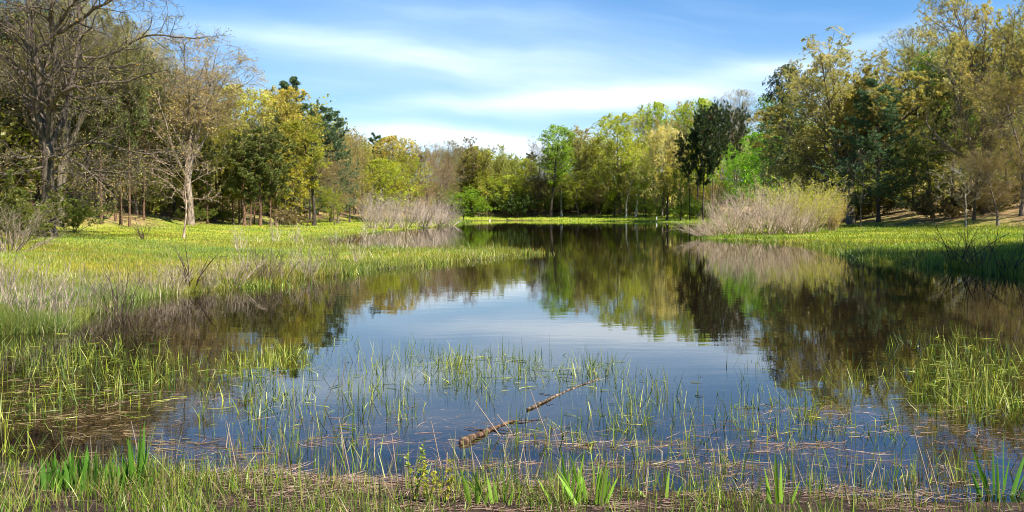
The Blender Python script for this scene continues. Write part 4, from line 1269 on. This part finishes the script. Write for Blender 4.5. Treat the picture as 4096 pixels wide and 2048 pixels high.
def straw(label, specs, seed, zlo, zhi, L=(.06, .34), w=.0032, cols=((.32, .20, .14), (.20, .13, .09), (.42, .30, .22)), name='dead_straw'):
    rg = np.random.default_rng(seed)
    x, y = patch(rg, specs)
    kp = wob(x, y * 1.6, 1.7, seed) + .6 * wob(x, y, 5, seed) > -.12 + .35 * rg.normal(size=len(x)) * .5
    x, y = x[kp], y[kp]
    n = len(x)
    a = rg.normal(size=n) * .55 + np.where(rg.random(n) < .12, 1.4, 0) + .35 * wob(x, y, 1.1, 4)
    L_ = rg.uniform(*L, n) * rg.uniform(.4, 1, n)
    bend = rg.normal(size=n) * .9
    g = ground_z(x, y)
    z = np.maximum(rg.uniform(zlo, zhi, n), g + .008)
    P = np.zeros((n, 4, 3))
    P[:, 0] = np.stack([x, y, z], -1)
    for i in range(3):
        an = a + bend * i * .5
        P[:, i + 1] = P[:, i] + np.stack([np.cos(an), np.sin(an), rg.normal(size=n) * .03], -1) * (L_ / 3)[:, None]
    P[..., 2] = np.maximum(P[..., 2], ground_z(P[..., 0], P[..., 1]) + .004)
    R = w * .5 * (.6 + .8 * rg.random(n))[:, None] * np.array([1, .9, .8, .4])[None]
    V, Q = tubes(P, R, 3)
    c = tone(rg, n, cols, 12)
    return tag(mesh_np(name, V, Q, c, M_STRAW), label, 'straw', kind='stuff')


straw('matted dead straw just under and on the water along the near shore', [(1000, 1110, 500, 12, 1300), (1750, 1120, 500, 14, 1800), (1500, 1170, 900, 12, 3000), (2200, 1140, 380, 20, 1600), (2150, 1030, 250, 14, 500), (1300, 1095, 200, 8, 300), (700, 1150, 300, 40, 1400), (1400, 1080, 300, 30, 500),
       (900, 1060, 400, 40, 500), (2000, 1060, 500, 40, 800), (1300, 1205, 1200, 16, 1700), (1400, 1235, 1300, 25, 900), (650, 945, 170, 12, 500), (300, 1000, 250, 16, 600), (2400, 1080, 220, 50, 900)], 401, -.035, .003)
straw('dead brown straw lying on the dark shallows at the left', [(200, 1060, 260, 50, 1600), (250, 1110, 260, 35, 1400), (120, 980, 200, 50, 900)], 402, -.05, .006, cols=((.30, .20, .10), (.20, .14, .07), (.38, .30, .14)))
straw('dry straw and stems lying on the mud of the near bank', [(1700, 1262, 900, 26, 1300), (500, 1250, 500, 30, 300), (1300, 1300, 1300, 30, 1100)], 403, .0, .07, L=(.04, .22), w=.004, cols=((.22, .13, .09), (.13, .08, .055), (.30, .21, .15)))
straw('broken green blades floating flat among the marsh grass', [(200, 950, 260, 90, 260), (640, 910, 180, 45, 90), (1200, 940, 300, 50, 90), (2430, 960, 150, 90, 200)], 404, .003, .02, L=(.1, .3), w=.0045, cols=R_COL, name='floating_blades')


# ------------------------------------------------------------------ single dead stalks, irises, weeds, logs
def stalk(bx, by, tx, ty, label, col=(.42, .31, .23), r=.0042, bend=.0, bot=None):
    x0, D = gp(bx, by)
    x1 = gx(tx, D * .99); z1 = height_at(ty, D * .99)
    P = poly([(x0, D, -.12), (x0, D, 0), (x0 + (x1 - x0) * .5 + bend, D * .995, z1 * .5), (x1, D * .99, z1)], 8)
    w = Acc()
    R = np.linspace(r, r * .55, 8)
    R[[3, 5]] *= 1.25
    V, Q = tubes(P[None], R[None], 6)
    w.add(V, Q, np.ones(3))
    o = w.obj('dead_stalk', M_STRAW); o.color = (*col, 1)
    tag(o, label, 'stalk', 'dead stalks standing in the water')


for args in [
    (1260, 1100, 1195, 1008, 'pale dead stalk leaning left above the lower floating log'),
    (1290, 1092, 1250, 1042, 'short dead stalk crossing just right of the lower floating log'),
    (1378, 1100, 1333, 978, 'longest pale stalk leaning left across the upper floating log'),
    (1372, 1085, 1378, 1036, 'short upright stalk beside the foot of the longest leaning one'),
    (880, 1195, 852, 1050, 'tall pale stalk standing left of the lower log'),
    (815, 1020, 850, 945, 'pale slanting stalk left of the middle marsh grass'),
    (860, 985, 868, 905, 'pale upright stalk at the left end of the middle marsh grass'),
    (1000, 1215, 985, 1090, 'thin brown stalk rising from the near shore left of centre'),
    (1335, 1235, 1315, 1120, 'brown stalk rising from the near shore below the lower log'),
    (1110, 1180, 1085, 1060, 'brown dead stalk just left of the lower log end'),
    (2345, 1245, 2300, 1085, 'tallest dead stalk at the lower right, left of the iris'),
    (2365, 1250, 2330, 1130, 'second dead stalk close right of the tallest one'),
    (2395, 1215, 2375, 1165, 'whitish curved stalk at the lower right'),
    (2540, 1190, 2565, 1145, 'thick pale broken reed right behind the lower right iris'),
    (1955, 1255, 1935, 1150, 'pale dead stalk right beside the small iris at lower right'),
    (160, 1195, 185, 1100, 'pale curved stalk above the left irises'),
    (345, 1130, 330, 1060, 'reddish dead stalk above the left irises, right of the pale curved one'),
    (595, 1180, 570, 1060, 'tan dead stalk in the shallows right of the left irises'),
]:
    stalk(*args)


def iris(vx, vy, H, n, spread, label, seed, col=(.17, .33, .03), droop=.12, w=.021):
    rg = np.random.default_rng(seed)
    x, D = gp(vx, vy)
    z = gz(x, D) - .02
    fan = rg.uniform(0, 3.14)
    t = np.linspace(-1, 1, n) + rg.normal(size=n) * .3
    S = 7
    P = np.zeros((n, S + 1, 3))
    P[:, 0, 0] = t * spread * .25 * np.cos(fan * .25) + rg.normal(size=n) * .015
    P[:, 0, 1] = rg.normal(size=n) * .03
    h = H * (.45 + .6 * rg.random(n)) * (1 - .2 * np.abs(t))
    for i in range(S):
        u = (i + 1) / S
        d = norm(np.stack([t * spread * (1 + droop * u * 2 + rg.random(n) * .05), .12 * rg.normal(size=n) * 0 + .1 * np.sin(t * 9), np.ones(n) * (1 - droop * u)], -1))
        P[:, i + 1] = P[:, i] + d * (h / S)[:, None]
    faz = rg.normal(size=n) * .5
    side = np.stack([np.cos(faz), np.sin(faz), np.zeros(n)], -1)
    prof = np.array([.75, 1, 1, .95, .85, .65, .4, .04])
    wd = w * (.75 + .5 * rg.random(n))
    off = side[:, None] * (wd[:, None] * prof[None])[..., None] * .5
    nrm = np.cross(side, [0, 0, 1.])[:, None] * (wd[:, None] * prof[None])[..., None] * .12
    V = np.stack([P - off, P + nrm, P + off], 2).reshape(-1, 3)
    b = (np.arange(n) * (S + 1) * 3)[:, None] + np.arange(S)[None] * 3
    Q = np.concatenate([np.stack([b, b + 1, b + 4, b + 3], -1).reshape(-1, 4), np.stack([b + 1, b + 2, b + 5, b + 4], -1).reshape(-1, 4)])
    c = np.repeat(np.array([1, 1, 1.]) * (1 + .2 * rg.normal(size=(n, 1))), (S + 1) * 3, axis=0)
    o = mesh_np('iris_plant', V, Q, np.clip(c, .5, 1.5), M_GRASS, smooth=True)
    o.location = (x, D, z)
    o.color = (*col, 1)
    tag(o, label, 'plant', 'iris plants along the near shore')


I1 = (.085, .20, .018)
for a in [
    (125, 1262, .25, 17, .22, 'leftmost broad-leaved iris clump at the lower left', 1, I1),
    (160, 1255, .28, 19, .18, 'iris clump second from the left at the lower left', 2, I1),
    (205, 1262, .28, 19, .20, 'iris clump in the middle of the lower left row', 3, I1),
    (250, 1258, .27, 15, .18, 'iris clump fourth from the left at the lower left', 4, I1),
    (315, 1255, .25, 17, .16, 'iris clump left of the tallest one at the lower left', 5, I1),
    (345, 1250, .40, 19, .16, 'tallest iris clump of the lower left row', 6, I1),
    (1195, 1292, .30, 6, .22, 'small iris clump in the grass left of the big centre one', 7, (.24, .38, .04)),
    (1250, 1295, .30, 6, .30, 'thin iris leaves just left of the big centre iris', 8, (.22, .36, .04)),
    (1425, 1290, .36, 10, .32, 'left half of the big bright iris clump at the bottom centre', 9, (.24, .42, .04)),
    (1495, 1292, .38, 12, .40, 'right half of the big bright iris clump at the bottom centre', 10, (.24, .42, .04)),
    (1955, 1285, .34, 6, .22, 'small bright iris clump at the bottom right of centre', 11, (.26, .42, .04)),
    (2508, 1246, .46, 11, .38, 'dark green iris clump at the lower right corner', 12, (.10, .24, .02)),
    (1665, 1262, .22, 3, .3, 'single small iris shoot between the two bright clumps', 13, (.28, .42, .05)),
]:
    iris(*a[:6], a[6], a[7])


def weed(vx, vy, H, label, seed, col=(.30, .36, .05)):
    rg = np.random.default_rng(seed)
    x, D = gp(vx, vy); z = gz(x, D)
    P = sweep(rg, np.zeros((3, 3)), np.array([[.1, 0, 1], [-.2, .1, 1], [.3, -.1, 1.]]), np.array([H, H * .8, H * .7]), .06, .05, 7)
    e = empty('leafy_weed', (x, D, z - .01))
    w, l = Acc(), Acc()
    V, Q = tubes(P, np.full(3, .003)[:, None] * np.linspace(1, .5, 8)[None], 4); w.add(V, Q)
    C = points_on(rg, P, 30, .15)
    D_ = norm(rg.normal(size=C.shape) * np.array([1, 1, .4]) + np.array([0, 0, .3]))
    V, Q, cc = tuft_quads(rg, C, D_, .022, 2, .3, .25); l.add(V, Q, leaf_tone(rg, cc, 3))
    o = w.obj('stem', M_BARK, e); o.color = (.2, .2, .06, 1)
    o = l.obj('foliage', M_LEAF, e); o.color = (*col, 1)
    tag(e, label, 'plant')


weed(1042, 1290, .36, 'tall leafy weed in the near grass left of centre', 21)
weed(1075, 1296, .28, 'lower bushy weed right of the tall leafy one', 22, (.36, .36, .05))
weed(1120, 1292, .25, 'small yellowish weed left of the small centre irises', 23, (.38, .36, .05))


def log(label, a, b, r0, r1, knots, seed, col):
    rg = np.random.default_rng(seed)
    (x0, y0), (x1, y1) = a, b
    k = 22
    P = poly([(x0, y0, .008), (x0 * .6 + x1 * .4, y0 * .6 + y1 * .4 + .03, .4 * r0 - .004), (x1, y1, -.006)], k)
    tt = np.linspace(0, 1, k)[:, None]
    P += np.sin(tt * np.array([7., 5., 9.]) + seed) * np.array([.018, .018, .004]) + rg.normal(size=(k, 3)) * .003
    R = np.linspace(r0, r1, k) * (1 + .12 * np.sin(np.arange(k) * 1.1) + .06 * rg.normal(size=k))
    R[0] *= .55
    R = np.concatenate([[.002], R, [.001]]); P = np.concatenate([P[:1], P, P[-1:]])
    e = empty('floating_log', (0, 0, 0)); e.location = (x0, y0, 0)
    P = P - np.array([x0, y0, 0])
    w = Acc(); V, Q = tubes(P[None], R[None], 14)
    V = V + rg.normal(size=V.shape) * r0 * .07
    w.add(V, Q)
    o = w.obj('log_body', M_LOG, e, smooth=True); o.color = (*col, 1)
    for t, dx, dy, dz, L in knots:
        p = P[int(t * k)]
        B = poly([p, p + np.array([dx, dy, dz]) * L * .5, p + np.array([dx, dy, dz * .4]) * L], 6)
        B[1:] += rg.normal(size=(5, 3)) * .006
        s_ = Acc(); V, Q = tubes(B[None], np.linspace(max(r0 * .2, .004), .002, 6)[None], 6); s_.add(V, Q)
        o = s_.obj('branch_stub', M_LOG, e, smooth=True); o.color = (*[c * .8 for c in col], 1)
    tag(e, label, 'log')


M_LOG = bark_material('wet_log_bark', 14)
for _n in M_LOG.node_tree.nodes:
    if _n.type == 'VALTORGB':
        _n.color_ramp.elements[0].color = (.28, .26, .25, 1); _n.color_ramp.elements[1].color = (1.7, 1.55, 1.3, 1)
        _n.color_ramp.elements[0].position = .44
log('thick orange-brown floating log with rotting end, lower of the two', gp(1160, 1118), gp(1300, 1056), .030, .008, [(.9, .9, .4, .05, .35), (.3, -.5, -.8, .1, .12), (.55, .9, -.5, .1, .25), (.5, -.9, .4, .1, .22), (.75, .6, .7, .2, .1)], 31, (.125, .08, .055))
log('long thin pale-ended log lying behind the thick one', gp(1322, 1033), gp(1512, 948), .015, .007, [(.25, .8, .2, .3, .12), (.45, -.8, .5, .05, .2)], 32, (.16, .12, .09))

# short pale posts on the far bank
def post(vx, D, H, label, w=.11, col=(.7, .66, .6)):
    x = gx(vx, D); z = gz(x, D)
    e = empty('post', (x, D, z - .05)); tag(e, label, 'post')
    a = Acc()
    P = np.array([[[0, 0, 0], [0, 0, H], [0, 0, H + .01]]]); V, Q = tubes(P, np.array([[w, w * .95, .01]]), 8); a.add(V, Q)
    o = a.obj('shaft', M_BARK, e); o.color = (*col, 1)
    a = Acc()
    P = np.array([[[0, 0, H + .012], [0, 0, H + .07], [0, 0, H + .12]]]); V, Q = tubes(P, np.array([[w * 1.25, w * 1.2, .01]]), 8); a.add(V, Q)
    o = a.obj('cap', M_BARK, e); o.color = (*[c * .9 for c in col], 1)


post(1232, 262, .7, 'short pale post at the far bank before the grey-green bush', .2)
post(1652, 232, .9, 'tiny white post in the grass of the far bank right of the birches', .14, (.75, .8, .85))
